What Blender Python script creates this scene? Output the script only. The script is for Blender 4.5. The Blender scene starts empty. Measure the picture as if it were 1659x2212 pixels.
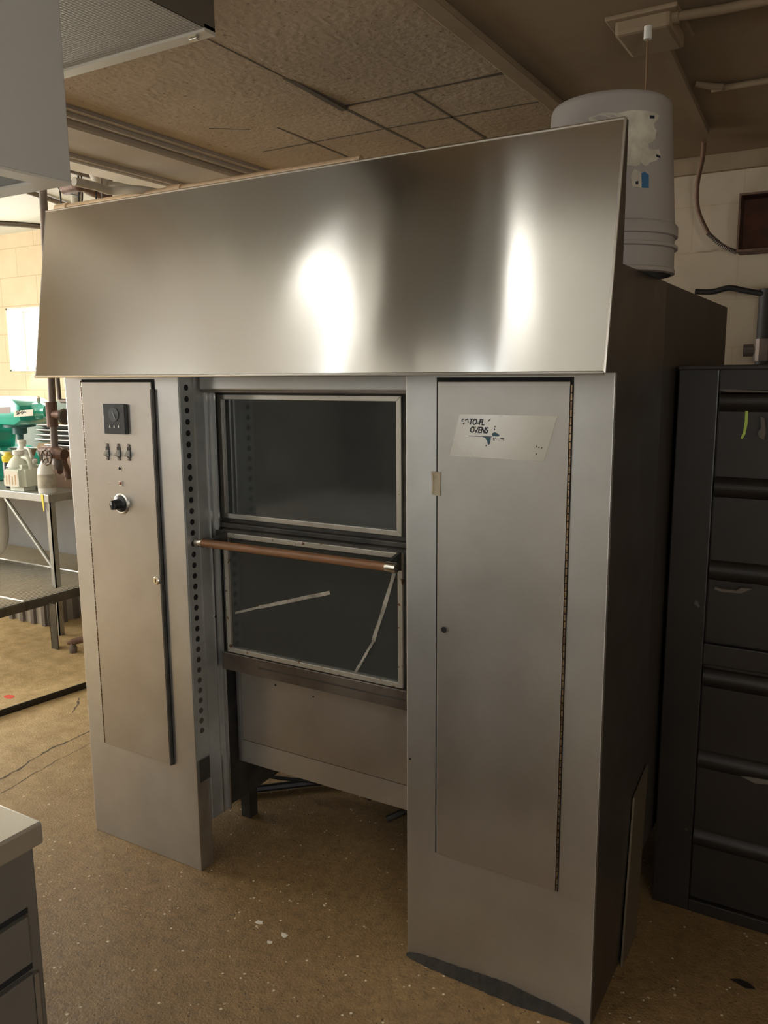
import bpy, bmesh, math, random
from mathutils import Vector, Matrix
random.seed(7)
S = bpy.context.scene
COL = S.collection
PI = math.pi

# ------------------------------------------------------------------ camera
FPX, PITCH, YAW, ROLL = 1772.85, .1672, .5362, -.0074
CAM = Vector((.9401, -1.685, 1.5))
Fd = Vector((-math.sin(YAW)*math.cos(PITCH), math.cos(YAW)*math.cos(PITCH), -math.sin(PITCH)))
R0 = Vector((math.cos(YAW), math.sin(YAW), 0)); U0 = R0.cross(Fd)
Rv = R0*math.cos(ROLL)+U0*math.sin(ROLL); Uv = -R0*math.sin(ROLL)+U0*math.cos(ROLL)
cd = bpy.data.cameras.new('camera'); cam = bpy.data.objects.new('camera', cd); COL.objects.link(cam)
cd.sensor_fit = 'VERTICAL'; cd.sensor_height = 36; cd.lens = FPX/2212*36; cd.clip_start = .02
M = Matrix((Rv, Uv, -Fd)).transposed().to_4x4(); M.translation = CAM
cam.matrix_world = M
S.camera = cam

def at(ax, c, u, v):
    """point on the plane <ax>=c measured from the photograph"""
    d = Fd + Rv*((u-829.5)/FPX) - Uv*((v-1106)/FPX)
    i = 'xyz'.index(ax); t = (c-CAM[i])/d[i]
    return CAM + d*t

# ------------------------------------------------------------------ view, world, lights
S.view_settings.view_transform = 'Standard'; S.view_settings.look = 'None'
S.view_settings.gamma = 1; S.view_settings.use_curve_mapping = False
S.view_settings.exposure = 0.62
W = bpy.data.worlds.new('world'); S.world = W; W.use_nodes = True
W.node_tree.nodes['Background'].inputs[0].default_value = (.85, .93, 1, 1)
W.node_tree.nodes['Background'].inputs[1].default_value = .5

def area(name, loc, look, sx, sy, power, col):
    l = bpy.data.lights.new(name, 'AREA'); l.shape = 'RECTANGLE'; l.size = sx; l.size_y = sy
    l.energy = power; l.color = col
    o = bpy.data.objects.new(name, l); COL.objects.link(o); o.location = loc
    o.rotation_euler = (Vector(look)-Vector(loc)).to_track_quat('-Z', 'Y').to_euler()
    return o
# daylight coming in at the left and back windows (each lamp sits just inside its window)
area('daylight_left_wall', (-5.9, -.6, 1.75), (0, -.4, 1.1), 2.6, 1.3, 78, (1, .94, .84))
area('fill_right_wall', (2.1, -2.75, 1.5), (-1.5, -1.0, 1.6), .8, 1.5, 7, (1, .96, .90))  # added fill light for the camera side of the room
area('daylight_back', (-4.3, 2.12, 1.74), (-3.0, -.5, .6), .42, .42, 9, (1, .97, .9))

# ------------------------------------------------------------------ materials
def mat(name, col=(.5,.5,.5), rough=.6, metal=0., **k):
    m = bpy.data.materials.new(name); m.use_nodes = True
    nt = m.node_tree; b = nt.nodes['Principled BSDF']
    b.inputs['Base Color'].default_value = (*col, 1)
    b.inputs['Roughness'].default_value = rough
    b.inputs['Metallic'].default_value = metal
    N, L = nt.nodes, nt.links
    tc = N.new('ShaderNodeTexCoord')
    c2 = k.get('col2'); 
    if c2:
        no = N.new('ShaderNodeTexNoise'); no.inputs['Scale'].default_value = k.get('scale', 4)
        no.inputs['Detail'].default_value = k.get('detail', 6); no.inputs['Roughness'].default_value = .6
        mp = N.new('ShaderNodeMapping'); mp.inputs['Scale'].default_value = k.get('stretch', (1,1,1))
        L.new(tc.outputs['Object'], mp.inputs[0]); L.new(mp.outputs[0], no.inputs['Vector'])
        cr = N.new('ShaderNodeValToRGB')
        cr.color_ramp.elements[0].position = k.get('lo', .35); cr.color_ramp.elements[1].position = k.get('hi', .65)
        cr.color_ramp.elements[0].color = (*col, 1); cr.color_ramp.elements[1].color = (*c2, 1)
        L.new(no.outputs[0], cr.inputs[0]); L.new(cr.outputs[0], b.inputs['Base Color'])
        last = cr.outputs[0]
        if k.get('spots'):
            sc, th, sp = k['spots']
            n3 = N.new('ShaderNodeTexNoise'); n3.inputs['Scale'].default_value = sc; n3.inputs['Detail'].default_value = 3
            ms = N.new('ShaderNodeMapping'); ms.inputs['Scale'].default_value = k.get('spstretch', (1,1,1)); ms.inputs['Rotation'].default_value = k.get('sprot', (0,0,0))
            L.new(tc.outputs['Object'], ms.inputs[0]); L.new(ms.outputs[0], n3.inputs['Vector'])
            r3 = N.new('ShaderNodeValToRGB'); r3.color_ramp.elements[0].position = th; r3.color_ramp.elements[1].position = th+.03
            L.new(n3.outputs[0], r3.inputs[0])
            mx = N.new('ShaderNodeMix'); mx.data_type = 'RGBA'
            L.new(r3.outputs[0], mx.inputs[0]); L.new(last, mx.inputs[6]); mx.inputs[7].default_value = (*sp, 1)
            L.new(mx.outputs[2], b.inputs['Base Color'])
            last = mx.outputs[2]
        m['_last'] = 1
    if k.get('rvar'):
        nr = N.new('ShaderNodeTexNoise'); nr.inputs['Scale'].default_value = k.get('rscale', 3); nr.inputs['Detail'].default_value = 5
        L.new(tc.outputs['Object'], nr.inputs['Vector'])
        mr = N.new('ShaderNodeMapRange'); mr.inputs[3].default_value = rough-k['rvar']; mr.inputs[4].default_value = rough+k['rvar']
        mr.inputs[1].default_value = .15; mr.inputs[2].default_value = .85
        L.new(nr.outputs[0], mr.inputs[0]); L.new(mr.outputs[0], b.inputs['Roughness'])
    if k.get('bump'):
        nb = N.new('ShaderNodeTexNoise'); nb.inputs['Scale'].default_value = k.get('bscale', 60); nb.inputs['Detail'].default_value = k.get('bdetail', 5)
        mb = N.new('ShaderNodeMapping'); mb.inputs['Scale'].default_value = k.get('bstretch', (1,1,1))
        L.new(tc.outputs['Object'], mb.inputs[0]); L.new(mb.outputs[0], nb.inputs['Vector'])
        bp = N.new('ShaderNodeBump'); bp.inputs['Strength'].default_value = k['bump']; bp.inputs['Distance'].default_value = k.get('bdist', .01)
        L.new(nb.outputs[0], bp.inputs['Height']); L.new(bp.outputs[0], b.inputs['Normal'])
    if k.get('aniso'):
        b.inputs['Anisotropic'].default_value = k['aniso']
        cx = N.new('ShaderNodeCombineXYZ'); cx.inputs[0].default_value = 1
        L.new(cx.outputs[0], b.inputs['Tangent'])
        b.inputs['Anisotropic Rotation'].default_value = k.get('arot', 0)
    if k.get('emit'):
        b.inputs['Emission Color'].default_value = (*k['emit'][0], 1); b.inputs['Emission Strength'].default_value = k['emit'][1]
    if k.get('alpha') is not None: b.inputs['Alpha'].default_value = k['alpha']
    if k.get('coat'): b.inputs['Coat Weight'].default_value = k['coat']; b.inputs['Coat Roughness'].default_value = .08
    return m

STEEL  = mat('brushed_steel', (.49,.485,.47), .37, .95, col2=(.62,.615,.60), scale=3.5, lo=.3, hi=.7, spots=(9, .74, (.78,.75,.70)), spstretch=(1,1,22), sprot=(0,.25,0), rvar=.06, aniso=.5, arot=.25, bump=.05, bscale=5, bdist=.01)
STEELD = mat('door_steel', (.42,.395,.36), .37, .95, col2=(.54,.515,.48), scale=3, lo=.3, hi=.7, spots=(8, .745, (.62,.58,.53)), spstretch=(1,1,20), sprot=(0,.2,0), rvar=.06, aniso=.5, arot=.25, bump=.04, bscale=4, bdist=.01)
HOODM  = mat('polished_hood_steel', (.60,.58,.54), .16, 1, col2=(.64,.62,.58), scale=3, lo=.2, hi=.8, aniso=.9, arot=.25, bump=.06, bscale=2.2, bdetail=2, bdist=.02)
STEELB = mat('bright_trim_steel', (.74,.72,.68), .32, 1)
TRIMU  = mat('clean_trim', (.60,.57,.50), .35, .9, col2=(.52,.49,.43), scale=6, spots=(60, .69, (.22,.16,.10)))
RUSTY  = mat('rust_spotted_trim', (.56,.53,.46), .4, .7, col2=(.47,.44,.37), scale=8, spots=(48, .62, (.20,.11,.05)))
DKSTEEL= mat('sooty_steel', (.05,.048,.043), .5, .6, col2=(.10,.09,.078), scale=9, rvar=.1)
BROWNST= mat('greasy_brown_steel', (.22,.19,.165), .42, .8, col2=(.13,.105,.085), scale=7, rvar=.1)
SHADEST= mat('jamb_steel', (.38,.38,.36), .45, .45, col2=(.28,.28,.26), scale=5, rvar=.08)
BODYM  = mat('oven_side_paint', (.070,.053,.040), .5, .3, col2=(.06,.05,.04), scale=2, rvar=.08)
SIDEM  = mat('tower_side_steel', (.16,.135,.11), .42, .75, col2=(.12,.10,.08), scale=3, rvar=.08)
BLACK  = mat('black_plastic', (.012,.013,.014), .35)
BLACKH = mat('hole_black', (.006,.006,.006), .8)
GLASS  = mat('smoked_oven_glass', (.042,.044,.040), .10, 0, rvar=.06, rscale=6, alpha=.93, bump=.02, bscale=3, bdist=.01)
GLASS.node_tree.nodes['Principled BSDF'].inputs['Specular IOR Level'].default_value = .8
WOOD   = mat('handle_wood', (.155,.070,.028), .45, 0, col2=(.26,.125,.055), scale=9, stretch=(1,12,12), bump=.1, bscale=40)
NICKEL = mat('nickel', (.75,.71,.62), .25, 1)
BRASS  = mat('tarnished_hinge', (.28,.20,.11), .4, .9, col2=(.10,.06,.04), scale=90)
TAPE   = mat('masking_tape', (.42,.36,.26), .8, 0, col2=(.34,.28,.19), scale=30, bump=.2)
REFL  = mat('painted_reflection', (.42,.38,.31), .8, 0, col2=(.17,.15,.12), scale=25)
PLATE  = mat('name_plate_metal', (.62,.59,.53), .26, 1, col2=(.52,.49,.44), scale=8, lo=.2, hi=.8, rvar=.05, rscale=9, aniso=.5, arot=.25, bump=.05, bscale=12)
INK    = mat('black_ink', (.015,.018,.03), .5)
TEAL   = mat('teal_ink', (.03,.085,.11), .5)
AMBER  = mat('amber_plastic', (.38,.13,.06), .35)
CONC   = None
TILE   = mat('ceiling_tile', (.38,.29,.195), .9, 0, col2=(.45,.35,.245), scale=3, spots=(55, .66, (.16,.115,.075)), bump=.5, bscale=45, bdist=.008)
PLASTER= mat('ceiling_plaster', (.40,.345,.28), .85, 0, col2=(.46,.40,.33), scale=2, bump=.1, bscale=12)
CEILR  = mat('ceiling_board', (.33,.245,.155), .85, 0, col2=(.27,.195,.12), scale=2.5, bump=.15, bscale=10)
UPCEIL = mat('upper_ceiling_paint', (.70,.66,.58), .7, 0, col2=(.62,.56,.47), scale=3)
WALLY  = mat('yellow_wall_paint', (.70,.56,.37), .75, 0, col2=(.64,.50,.32), scale=4, spots=(40,.70,(.45,.35,.2)), bump=.1, bscale=30)
WALLG  = mat('grey_wall_paint', (.40,.39,.36), .7, 0, col2=(.34,.33,.31), scale=3)
WALLN  = mat('pale_grey_wall_paint', (.66,.65,.62), .7, 0, col2=(.60,.59,.56), scale=3)
WALLC  = mat('cream_wall_paint', (.58,.48,.35), .8, 0, col2=(.50,.41,.29), scale=4, bump=.25, bscale=14)
JOINT  = mat('joint_shadow_line', (.10,.08,.055), .9)
WHITEP = mat('white_paint', (.72,.70,.64), .5)
LAMPW  = mat('window_daylight', (.9,.92,.95), .5, emit=((1,.97,.92), 6))
DAYL   = mat('tall_window_daylight', (.9,.92,.95), .5, emit=((.86,.93,1), 3.2))
DAYL2  = mat('wide_window_daylight', (.9,.92,.95), .5, emit=((.93,.96,1), 1.4))
DIFF   = mat('prismatic_diffuser', (.40,.385,.35), .5, 0, bump=0)
GREYM  = mat('grey_enamel', (.46,.44,.40), .5, .1, col2=(.42,.405,.37), scale=2)
LITET  = mat('pale_metal_trim', (.62,.59,.52), .45, .3)
BUCK   = mat('white_bucket_plastic', (.36,.33,.30), .42, 0, col2=(.32,.29,.265), scale=5)
PAPER  = mat('torn_label_paper', (.60,.56,.45), .9, 0, col2=(.40,.37,.30), scale=22)
BLUE   = mat('blue_label', (.03,.12,.24), .7)
BLKP   = mat('black_cabinet_paint', (.014,.0115,.010), .40, 0, col2=(.022,.017,.014), scale=3, rvar=.1, spots=(14,.74,(.10,.09,.075)), bump=.05, bscale=10)
CHIP   = mat('chipped_paint', (.13,.115,.095), .8)
LIME   = mat('lime_sticker', (.45,.62,.10), .6)
GREEN  = mat('mixer_green_enamel', (.02,.40,.30), .28, 0, coat=.5)
GREEND = mat('mixer_dark_green', (.03,.12,.11), .45)
STICK  = mat('paper_sticker', (.62,.58,.48), .8)
IRON   = mat('rusty_iron', (.12,.075,.055), .6, .4, col2=(.20,.11,.075), scale=25, bump=.3, bscale=50)
PIPEG  = mat('grey_pipe_iron', (.15,.13,.115), .5, .5, col2=(.22,.17,.14), scale=12)
COPPER = mat('tan_painted_pipe', (.68,.50,.32), .45, .1, col2=(.72,.56,.38), scale=6)
INSUL  = mat('pipe_insulation', (.60,.56,.48), .8, 0, col2=(.50,.46,.39), scale=8)
CARD   = mat('cardboard', (.50,.33,.19), .85, 0, col2=(.45,.29,.165), scale=5)
CARDP  = mat('pinkish_cardboard', (.36,.25,.19), .85, 0, col2=(.33,.22,.16), scale=5)
PLASTW = mat('white_plastic', (.74,.73,.66), .4)
PLASTT = mat('translucent_jug_plastic', (.66,.66,.54), .4, 0, col2=(.58,.62,.52), scale=8)
YEL    = mat('yellow_cap', (.80,.62,.05), .45)
RED    = mat('red_plastic', (.55,.05,.04), .4)
ALU    = mat('dull_aluminium', (.46,.46,.44), .42, .9, col2=(.38,.38,.36), scale=12)
GALV   = mat('galvanised_steel', (.44,.44,.40), .45, .8, col2=(.36,.36,.33), scale=15)
CHROME = mat('chromed_wire', (.80,.78,.70), .35, .2)
WIRED  = mat('dark_angle_iron', (.095,.09,.075), .5, .6, col2=(.16,.15,.125), scale=12)
BOARD  = mat('worn_board', (.42,.36,.25), .7, 0, col2=(.36,.30,.2), scale=4)
RIBW   = mat('ribbed_crate_grey', (.46,.43,.37), .6, 0, col2=(.40,.37,.31), scale=5)
RIBD   = mat('ribbed_crate_dark', (.17,.145,.125), .6)
COUNT  = mat('counter_steel', (.60,.58,.52), .34, .85, rvar=.04)
COUNTF = mat('counter_front_steel', (.17,.155,.13), .5, .35, col2=(.14,.125,.105), scale=3, rvar=.06)
RUBBER = mat('black_rubber', (.02,.018,.016), .55)
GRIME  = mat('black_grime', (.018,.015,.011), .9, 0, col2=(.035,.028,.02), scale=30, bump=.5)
CORD   = mat('brown_cord', (.20,.12,.06), .8)
REDP   = mat('red_spray_mark', (.75,.10,.06), .8)
WHITEF = mat('white_paint_flake', (.68,.62,.52), .7)
for k_ in ('LAMPW','DAYL'): pass

def floor_mat():
    m = bpy.data.materials.new('worn_concrete'); m.use_nodes = True; nt = m.node_tree; N, L = nt.nodes, nt.links
    b = N['Principled BSDF']; tc = N.new('ShaderNodeTexCoord'); g = tc.outputs['Object']
    def noise(s, d, r=.6):
        n = N.new('ShaderNodeTexNoise'); n.inputs['Scale'].default_value = s; n.inputs['Detail'].default_value = d; n.inputs['Roughness'].default_value = r
        L.new(g, n.inputs['Vector']); return n.outputs[0]
    def ramp(x, a, bb, ca=(0,0,0), cb=(1,1,1)):
        r = N.new('ShaderNodeValToRGB'); r.color_ramp.elements[0].position = a; r.color_ramp.elements[1].position = bb
        r.color_ramp.elements[0].color = (*ca,1); r.color_ramp.elements[1].color = (*cb,1); L.new(x, r.inputs[0]); return r.outputs[0]
    def mix(f, a, bb):
        x = N.new('ShaderNodeMix'); x.data_type = 'RGBA'; L.new(f, x.inputs[0])
        if isinstance(a, tuple): x.inputs[6].default_value = (*a,1)
        else: L.new(a, x.inputs[6])
        if isinstance(bb, tuple): x.inputs[7].default_value = (*bb,1)
        else: L.new(bb, x.inputs[7])
        return x.outputs[2]
    base = ramp(noise(2.3, 8, .65), .33, .68, (.21,.125,.047), (.34,.215,.088))
    mott = mix(ramp(noise(14, 6), .45, .62), base, (.28,.175,.072))
    dirt = mix(ramp(noise(34, 12, .85), .44, .68), mott, (.11,.065,.028))
    # small pale aggregate stones
    v = N.new('ShaderNodeTexVoronoi'); v.inputs['Scale'].default_value = 48; L.new(g, v.inputs['Vector'])
    sp = ramp(v.outputs['Distance'], .13, .21, (1,1,1), (0,0,0))
    gate = ramp(noise(23, 2), .56, .59)
    mu = N.new('ShaderNodeMath'); mu.operation = 'MULTIPLY'; L.new(sp, mu.inputs[0]); L.new(gate, mu.inputs[1])
    c = mix(mu.outputs[0], dirt, (.75,.64,.46))
    v2 = N.new('ShaderNodeTexVoronoi'); v2.inputs['Scale'].default_value = 90; L.new(g, v2.inputs['Vector'])
    sp2 = ramp(v2.outputs['Distance'], .16, .26, (1,1,1), (0,0,0))
    gate2 = ramp(noise(19, 2), .54, .58)
    mu2 = N.new('ShaderNodeMath'); mu2.operation = 'MULTIPLY'; L.new(sp2, mu2.inputs[0]); L.new(gate2, mu2.inputs[1])
    c = mix(mu2.outputs[0], c, (.08,.05,.03))
    # sunlight on the far left of the room, painted in as paler, yellower concrete
    se = N.new('ShaderNodeSeparateXYZ'); L.new(g, se.inputs[0])
    mr = N.new('ShaderNodeMapRange'); mr.inputs[1].default_value = -1.0; mr.inputs[2].default_value = -2.4; L.new(se.outputs[0], mr.inputs[0])
    yl = ramp(noise(11, 12, .75), .38, .62, (.42,.29,.13), (.66,.49,.25))
    c = mix(mr.outputs[0], c, yl)
    L.new(c, b.inputs['Base Color'])
    rr = N.new('ShaderNodeMapRange'); rr.inputs[1].default_value=.3; rr.inputs[2].default_value=.7; rr.inputs[3].default_value = .40; rr.inputs[4].default_value = .68
    L.new(noise(3, 5), rr.inputs[0]); L.new(rr.outputs[0], b.inputs['Roughness'])
    bp = N.new('ShaderNodeBump'); bp.inputs['Strength'].default_value = .5; bp.inputs['Distance'].default_value = .007
    ad = N.new('ShaderNodeMath'); ad.operation = 'ADD'; L.new(noise(12, 10, .75), ad.inputs[0]); L.new(noise(130, 4), ad.inputs[1])
    L.new(ad.outputs[0], bp.inputs['Height']); L.new(bp.outputs[0], b.inputs['Normal'])
    return m
CONC = floor_mat()

def block_lines(m, k=.84):
    """mortar courses of painted block work, as bump and slightly darker joints"""
    nt = m.node_tree; N, L = nt.nodes, nt.links; b = N['Principled BSDF']
    tc = N.new('ShaderNodeTexCoord'); se = N.new('ShaderNodeSeparateXYZ'); L.new(tc.outputs['Object'], se.inputs[0])
    cx = N.new('ShaderNodeCombineXYZ'); L.new(se.outputs[0], cx.inputs[0]); L.new(se.outputs[2], cx.inputs[1])
    br = N.new('ShaderNodeTexBrick'); L.new(cx.outputs[0], br.inputs['Vector'])
    br.inputs['Scale'].default_value = 1; br.inputs['Brick Width'].default_value = .40; br.inputs['Row Height'].default_value = .20
    br.inputs['Mortar Size'].default_value = .004; br.inputs['Mortar Smooth'].default_value = .3
    src = b.inputs['Base Color'].links[0].from_socket
    mx = N.new('ShaderNodeMix'); mx.data_type = 'RGBA'; mx.blend_type = 'MULTIPLY'; mx.inputs[7].default_value = (k,k*.96,k*.9,1)
    L.new(br.outputs['Fac'], mx.inputs[0]); L.new(src, mx.inputs[6]); L.new(mx.outputs[2], b.inputs['Base Color'])
block_lines(WALLY, .80); block_lines(WALLC, .94)

def rib_bump(m, sx, sy):
    nt = m.node_tree; N, L = nt.nodes, nt.links; b = N['Principled BSDF']
    tc = N.new('ShaderNodeTexCoord'); mp = N.new('ShaderNodeMapping'); L.new(tc.outputs['Object'], mp.inputs[0])
    ck = N.new('ShaderNodeTexVoronoi'); ck.inputs['Scale'].default_value = 1; ck.inputs['Randomness'].default_value = 0
    mp.inputs['Scale'].default_value = (sx, sy, 1); L.new(mp.outputs[0], ck.inputs['Vector'])
    cr = N.new('ShaderNodeValToRGB'); cr.color_ramp.elements[0].color = (.48,.46,.42,1); cr.color_ramp.elements[1].color = (.22,.21,.19,1)
    cr.color_ramp.elements[0].position = .2; cr.color_ramp.elements[1].position = .6
    L.new(ck.outputs['Distance'], cr.inputs[0]); L.new(cr.outputs[0], b.inputs['Base Color'])
    bp = N.new('ShaderNodeBump'); bp.inputs['Strength'].default_value = .6; bp.inputs['Distance'].default_value = .003
    L.new(ck.outputs['Distance'], bp.inputs['Height']); L.new(bp.outputs[0], b.inputs['Normal'])
rib_bump(DIFF, 95, 95)

# ------------------------------------------------------------------ mesh helpers
def newbm(): return bmesh.new()
def box(bm, a, b):
    x0,x1 = sorted((a[0],b[0])); y0,y1 = sorted((a[1],b[1])); z0,z1 = sorted((a[2],b[2]))
    vs = [bm.verts.new(p) for p in ((x0,y0,z0),(x1,y0,z0),(x1,y1,z0),(x0,y1,z0),(x0,y0,z1),(x1,y0,z1),(x1,y1,z1),(x0,y1,z1))]
    for f in ((0,3,2,1),(4,5,6,7),(0,1,5,4),(1,2,6,5),(2,3,7,6),(3,0,4,7)): bm.faces.new([vs[i] for i in f])
    return bm
def prism(bm, pts, d):
    """closed outline pts (3-D), extruded by vector d"""
    d = Vector(d); a = [bm.verts.new(Vector(p)) for p in pts]; b = [bm.verts.new(Vector(p)+d) for p in pts]
    bm.faces.new(a[::-1]); bm.faces.new(b); n = len(pts)
    for i in range(n): bm.faces.new((a[i], a[(i+1)%n], b[(i+1)%n], b[i]))
    return bm
def smooth_path(pts, n=8):
    P = [Vector(p) for p in pts]; out = []
    for i in range(len(P)-1):
        a = P[max(i-1,0)]; b = P[i]; c = P[i+1]; d = P[min(i+2,len(P)-1)]
        for k in range(n):
            t = k/n
            out.append(.5*((2*b)+(-a+c)*t+(2*a-5*b+4*c-d)*t*t+(-a+3*b-3*c+d)*t**3))
    out.append(P[-1]); return out
def tube(bm, pts, r, n=12, cap=True):
    P = [Vector(p) for p in pts]; rr = r if isinstance(r, (list,tuple)) else [r]*len(P)
    t0 = (P[1]-P[0]).normalized(); up = Vector((0,0,1)) if abs(t0.z) < .9 else Vector((1,0,0))
    s = t0.cross(up).normalized(); rings = []
    for i, p in enumerate(P):
        t = (P[min(i+1,len(P)-1)]-P[max(i-1,0)]).normalized()
        s = (s - t*s.dot(t)).normalized(); w = t.cross(s)
        rings.append([bm.verts.new(p+(s*math.cos(2*PI*k/n)+w*math.sin(2*PI*k/n))*rr[i]) for k in range(n)])
    for a, b in zip(rings, rings[1:]):
        for k in range(n): bm.faces.new((a[k], a[(k+1)%n], b[(k+1)%n], b[k]))
    if cap: bm.faces.new(rings[0][::-1]); bm.faces.new(rings[-1])
    return bm
def lathe(bm, prof, n=32, c=(0,0,0), ax='z', cap=True):
    rings = []
    for r, h in prof:
        ring = []
        for k in range(n):
            a = 2*PI*k/n; x, y = r*math.cos(a), r*math.sin(a)
            p = {'z':(x,y,h),'y':(x,h,y),'x':(h,x,y)}[ax]
            ring.append(bm.verts.new((p[0]+c[0],p[1]+c[1],p[2]+c[2])))
        rings.append(ring)
    for a, b in zip(rings, rings[1:]):
        for k in range(n): bm.faces.new((a[k], a[(k+1)%n], b[(k+1)%n], b[k]))
    if cap: bm.faces.new(rings[0][::-1]); bm.faces.new(rings[-1])
    return bm
def frame_xz(bm, x0, x1, z0, z1, w, y0, y1):
    """four mitred strips of width w around a rectangle in a y=const plane"""
    for pts in (((x0,z1),(x1,z1),(x1-w,z1-w),(x0+w,z1-w)), ((x1,z1),(x1,z0),(x1-w,z0+w),(x1-w,z1-w)),
                ((x1,z0),(x0,z0),(x0+w,z0+w),(x1-w,z0+w)), ((x0,z0),(x0,z1),(x0+w,z1-w),(x0+w,z0+w))):
        prism(bm, [(p[0],y0,p[1]) for p in pts], (0,y1-y0,0))
    return bm
def obj(name, bm, m, parent=None, bev=0, smooth=False, kind=None):
    bmesh.ops.recalc_face_normals(bm, faces=bm.faces)
    if bev: bmesh.ops.bevel(bm, geom=[e for e in bm.edges if len(e.link_faces)==2 and e.calc_face_angle(0)>.6], offset=bev, segments=2, affect='EDGES', profile=.6, clamp_overlap=True)
    me = bpy.data.meshes.new(name); bm.to_mesh(me); bm.free()
    o = bpy.data.objects.new(name, me); COL.objects.link(o); me.materials.append(m)
    if smooth:
        for p in me.polygons: p.use_smooth = True
        md = me  # sharp edges kept by angle
        me.set_sharp_from_angle(angle=.7)
    if parent is not None:
        o.parent = parent; o.matrix_parent_inverse = parent.matrix_basis.inverted()
    if kind: o['kind'] = kind
    return o
def tag(o, label, cat, group=None, kind=None):
    o['label'] = label; o['category'] = cat
    if group: o['group'] = group
    if kind: o['kind'] = kind
    return o
def thing(name, label, cat, loc, group=None):
    o = bpy.data.objects.new(name, None); COL.objects.link(o); o.location = loc; o.empty_display_size = .05
    return tag(o, label, cat, group)
def struct(name, bm, m, bev=0): return obj(name, bm, m, None, bev, kind='structure')
def text_mesh(name, body, size, m, mw, parent, shear=0, ext=.0006):
    cu = bpy.data.curves.new(name, 'FONT'); cu.body = body; cu.size = size; cu.extrude = ext; cu.shear = shear; cu.offset = size*.018
    to = bpy.data.objects.new(name+'_tmp', cu); COL.objects.link(to)
    dg = bpy.context.evaluated_depsgraph_get()
    me = bpy.data.meshes.new_from_object(to.evaluated_get(dg)); me.materials.clear(); me.materials.append(m)
    me.transform(mw); bpy.data.objects.remove(to); bpy.data.curves.remove(cu)
    o = bpy.data.objects.new(name, me); COL.objects.link(o); o.parent = parent
    o.matrix_parent_inverse = parent.matrix_basis.inverted(); return o

# ================================================================== THE ROOM
YB = 2.2                      # back wall
XL, XR, YF = -6.0, 2.2, -3.6  # left wall, right wall, wall behind the camera
ZC = 2.4                      # low ceiling over the oven
ZU = 2.50                     # upper ceiling on the left, between the pipes
ZH = 3.5                      # high ceiling behind the camera
fl = struct('floor', box(newbm(), (XL,YF,-.1), (XR,YB,0)), CONC)
# back wall with the window hole of window_1
wl, wb = at('y', YB, 14, 805), None
wx0, wz0, wz1 = -4.55, 1.535, 1.985; wx1 = wx0+.66
zs = 1.325                    # paint line: grey below
bm = newbm()
box(bm, (XL,YB,zs), (wx0,YB+.25,ZU+.1)); box(bm, (wx1,YB,zs), (-2.2,YB+.25,ZU+.1))
box(bm, (wx0,YB,zs), (wx1,YB+.25,wz0)); box(bm, (wx0,YB,wz1), (wx1,YB+.25,ZU+.1))
struct('wall_back', bm, WALLY)
struct('wall_back_lower', box(newbm(), (XL,YB,0), (-2.2,YB+.25,zs)), WALLG)
bm = box(newbm(), (-2.2,YB,0), (XR,YB+.25,ZC+.1))
struct('wall_back_right', bm, WALLC)
# thicker lower part of the wall behind the oven, ending in a rough plaster ledge
bm = newbm(); n = 60; top = []
for i in range(n+1): top.append((-.6+(XR+.6)*i/n, YB-.05, 2.0+random.uniform(-.009,.009)))
prism(bm, [(-.6,YB-.05,0),(XR,YB-.05,0)]+top[::-1], (0,.05,0))
struct('trim_1', bm, WALLC)
# other walls with their window holes
def wall_x(name, x, t, y0, y1, z1, holes, m):
    bm = newbm(); ys = y0
    for (a, b, c, d) in holes:
        box(bm, (x,ys,0), (x+t,a,z1)); box(bm, (x,a,0), (x+t,b,c)); box(bm, (x,a,d), (x+t,b,z1)); ys = b
    box(bm, (x,ys,0), (x+t,y1,z1)); struct(name, bm, m)
wall_x('wall_left', XL, -.2, YF, YB, ZH, [(-1.95,.75,1.05,2.4)], WALLY)
wall_x('wall_right', XR, .2, YF, YB, ZH, [(-3.2,-2.3,.7,2.3)], WALLC)  # hole for the added fill window
WIN = [(-5.0,-3.8,1.2,2.3), (-2.79,-2.61,1.2,3.25), (-1.53,-1.31,1.2,3.35)]
bm = newbm(); xs = XL
for (a,b,c,d) in WIN:
    box(bm, (xs,YF,0), (a,YF-.2,ZH)); box(bm, (a,YF,0), (b,YF-.2,c)); box(bm, (a,YF,d), (b,YF-.2,ZH)); xs = b
box(bm, (xs,YF,0), (XR,YF-.2,ZH)); struct('wall_front', bm, WALLN)
# ceilings
YC = -1.1
c1 = struct('ceiling', box(newbm(), (-1.47,YC,ZC), (-.1,YB,ZC+.12)), TILE)
struct('ceiling_smooth', box(newbm(), (-2.02,YC,ZC-.012), (-1.47,YB,ZC+.12)), PLASTER)
struct('ceiling_right', box(newbm(), (-.1,YC,ZC), (XR,YB,ZC+.12)), CEILR)
struct('ceiling_upper', box(newbm(), (XL,YC,ZU), (-2.02,YB,ZU+.1)), mat('bright_upper_ceiling',(.82,.80,.74),.7))
struct('ceiling_high', box(newbm(), (XL,YF,ZH), (XR,YC,ZH+.1)), WALLN)
bm = box(newbm(), (-2.02,YC-.02,ZC-.012), (XR,YC,ZH)); box(bm, (XL,YC-.02,ZU), (-2.02,YC,ZH))
struct('wall_soffit', bm, WALLN)
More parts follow.
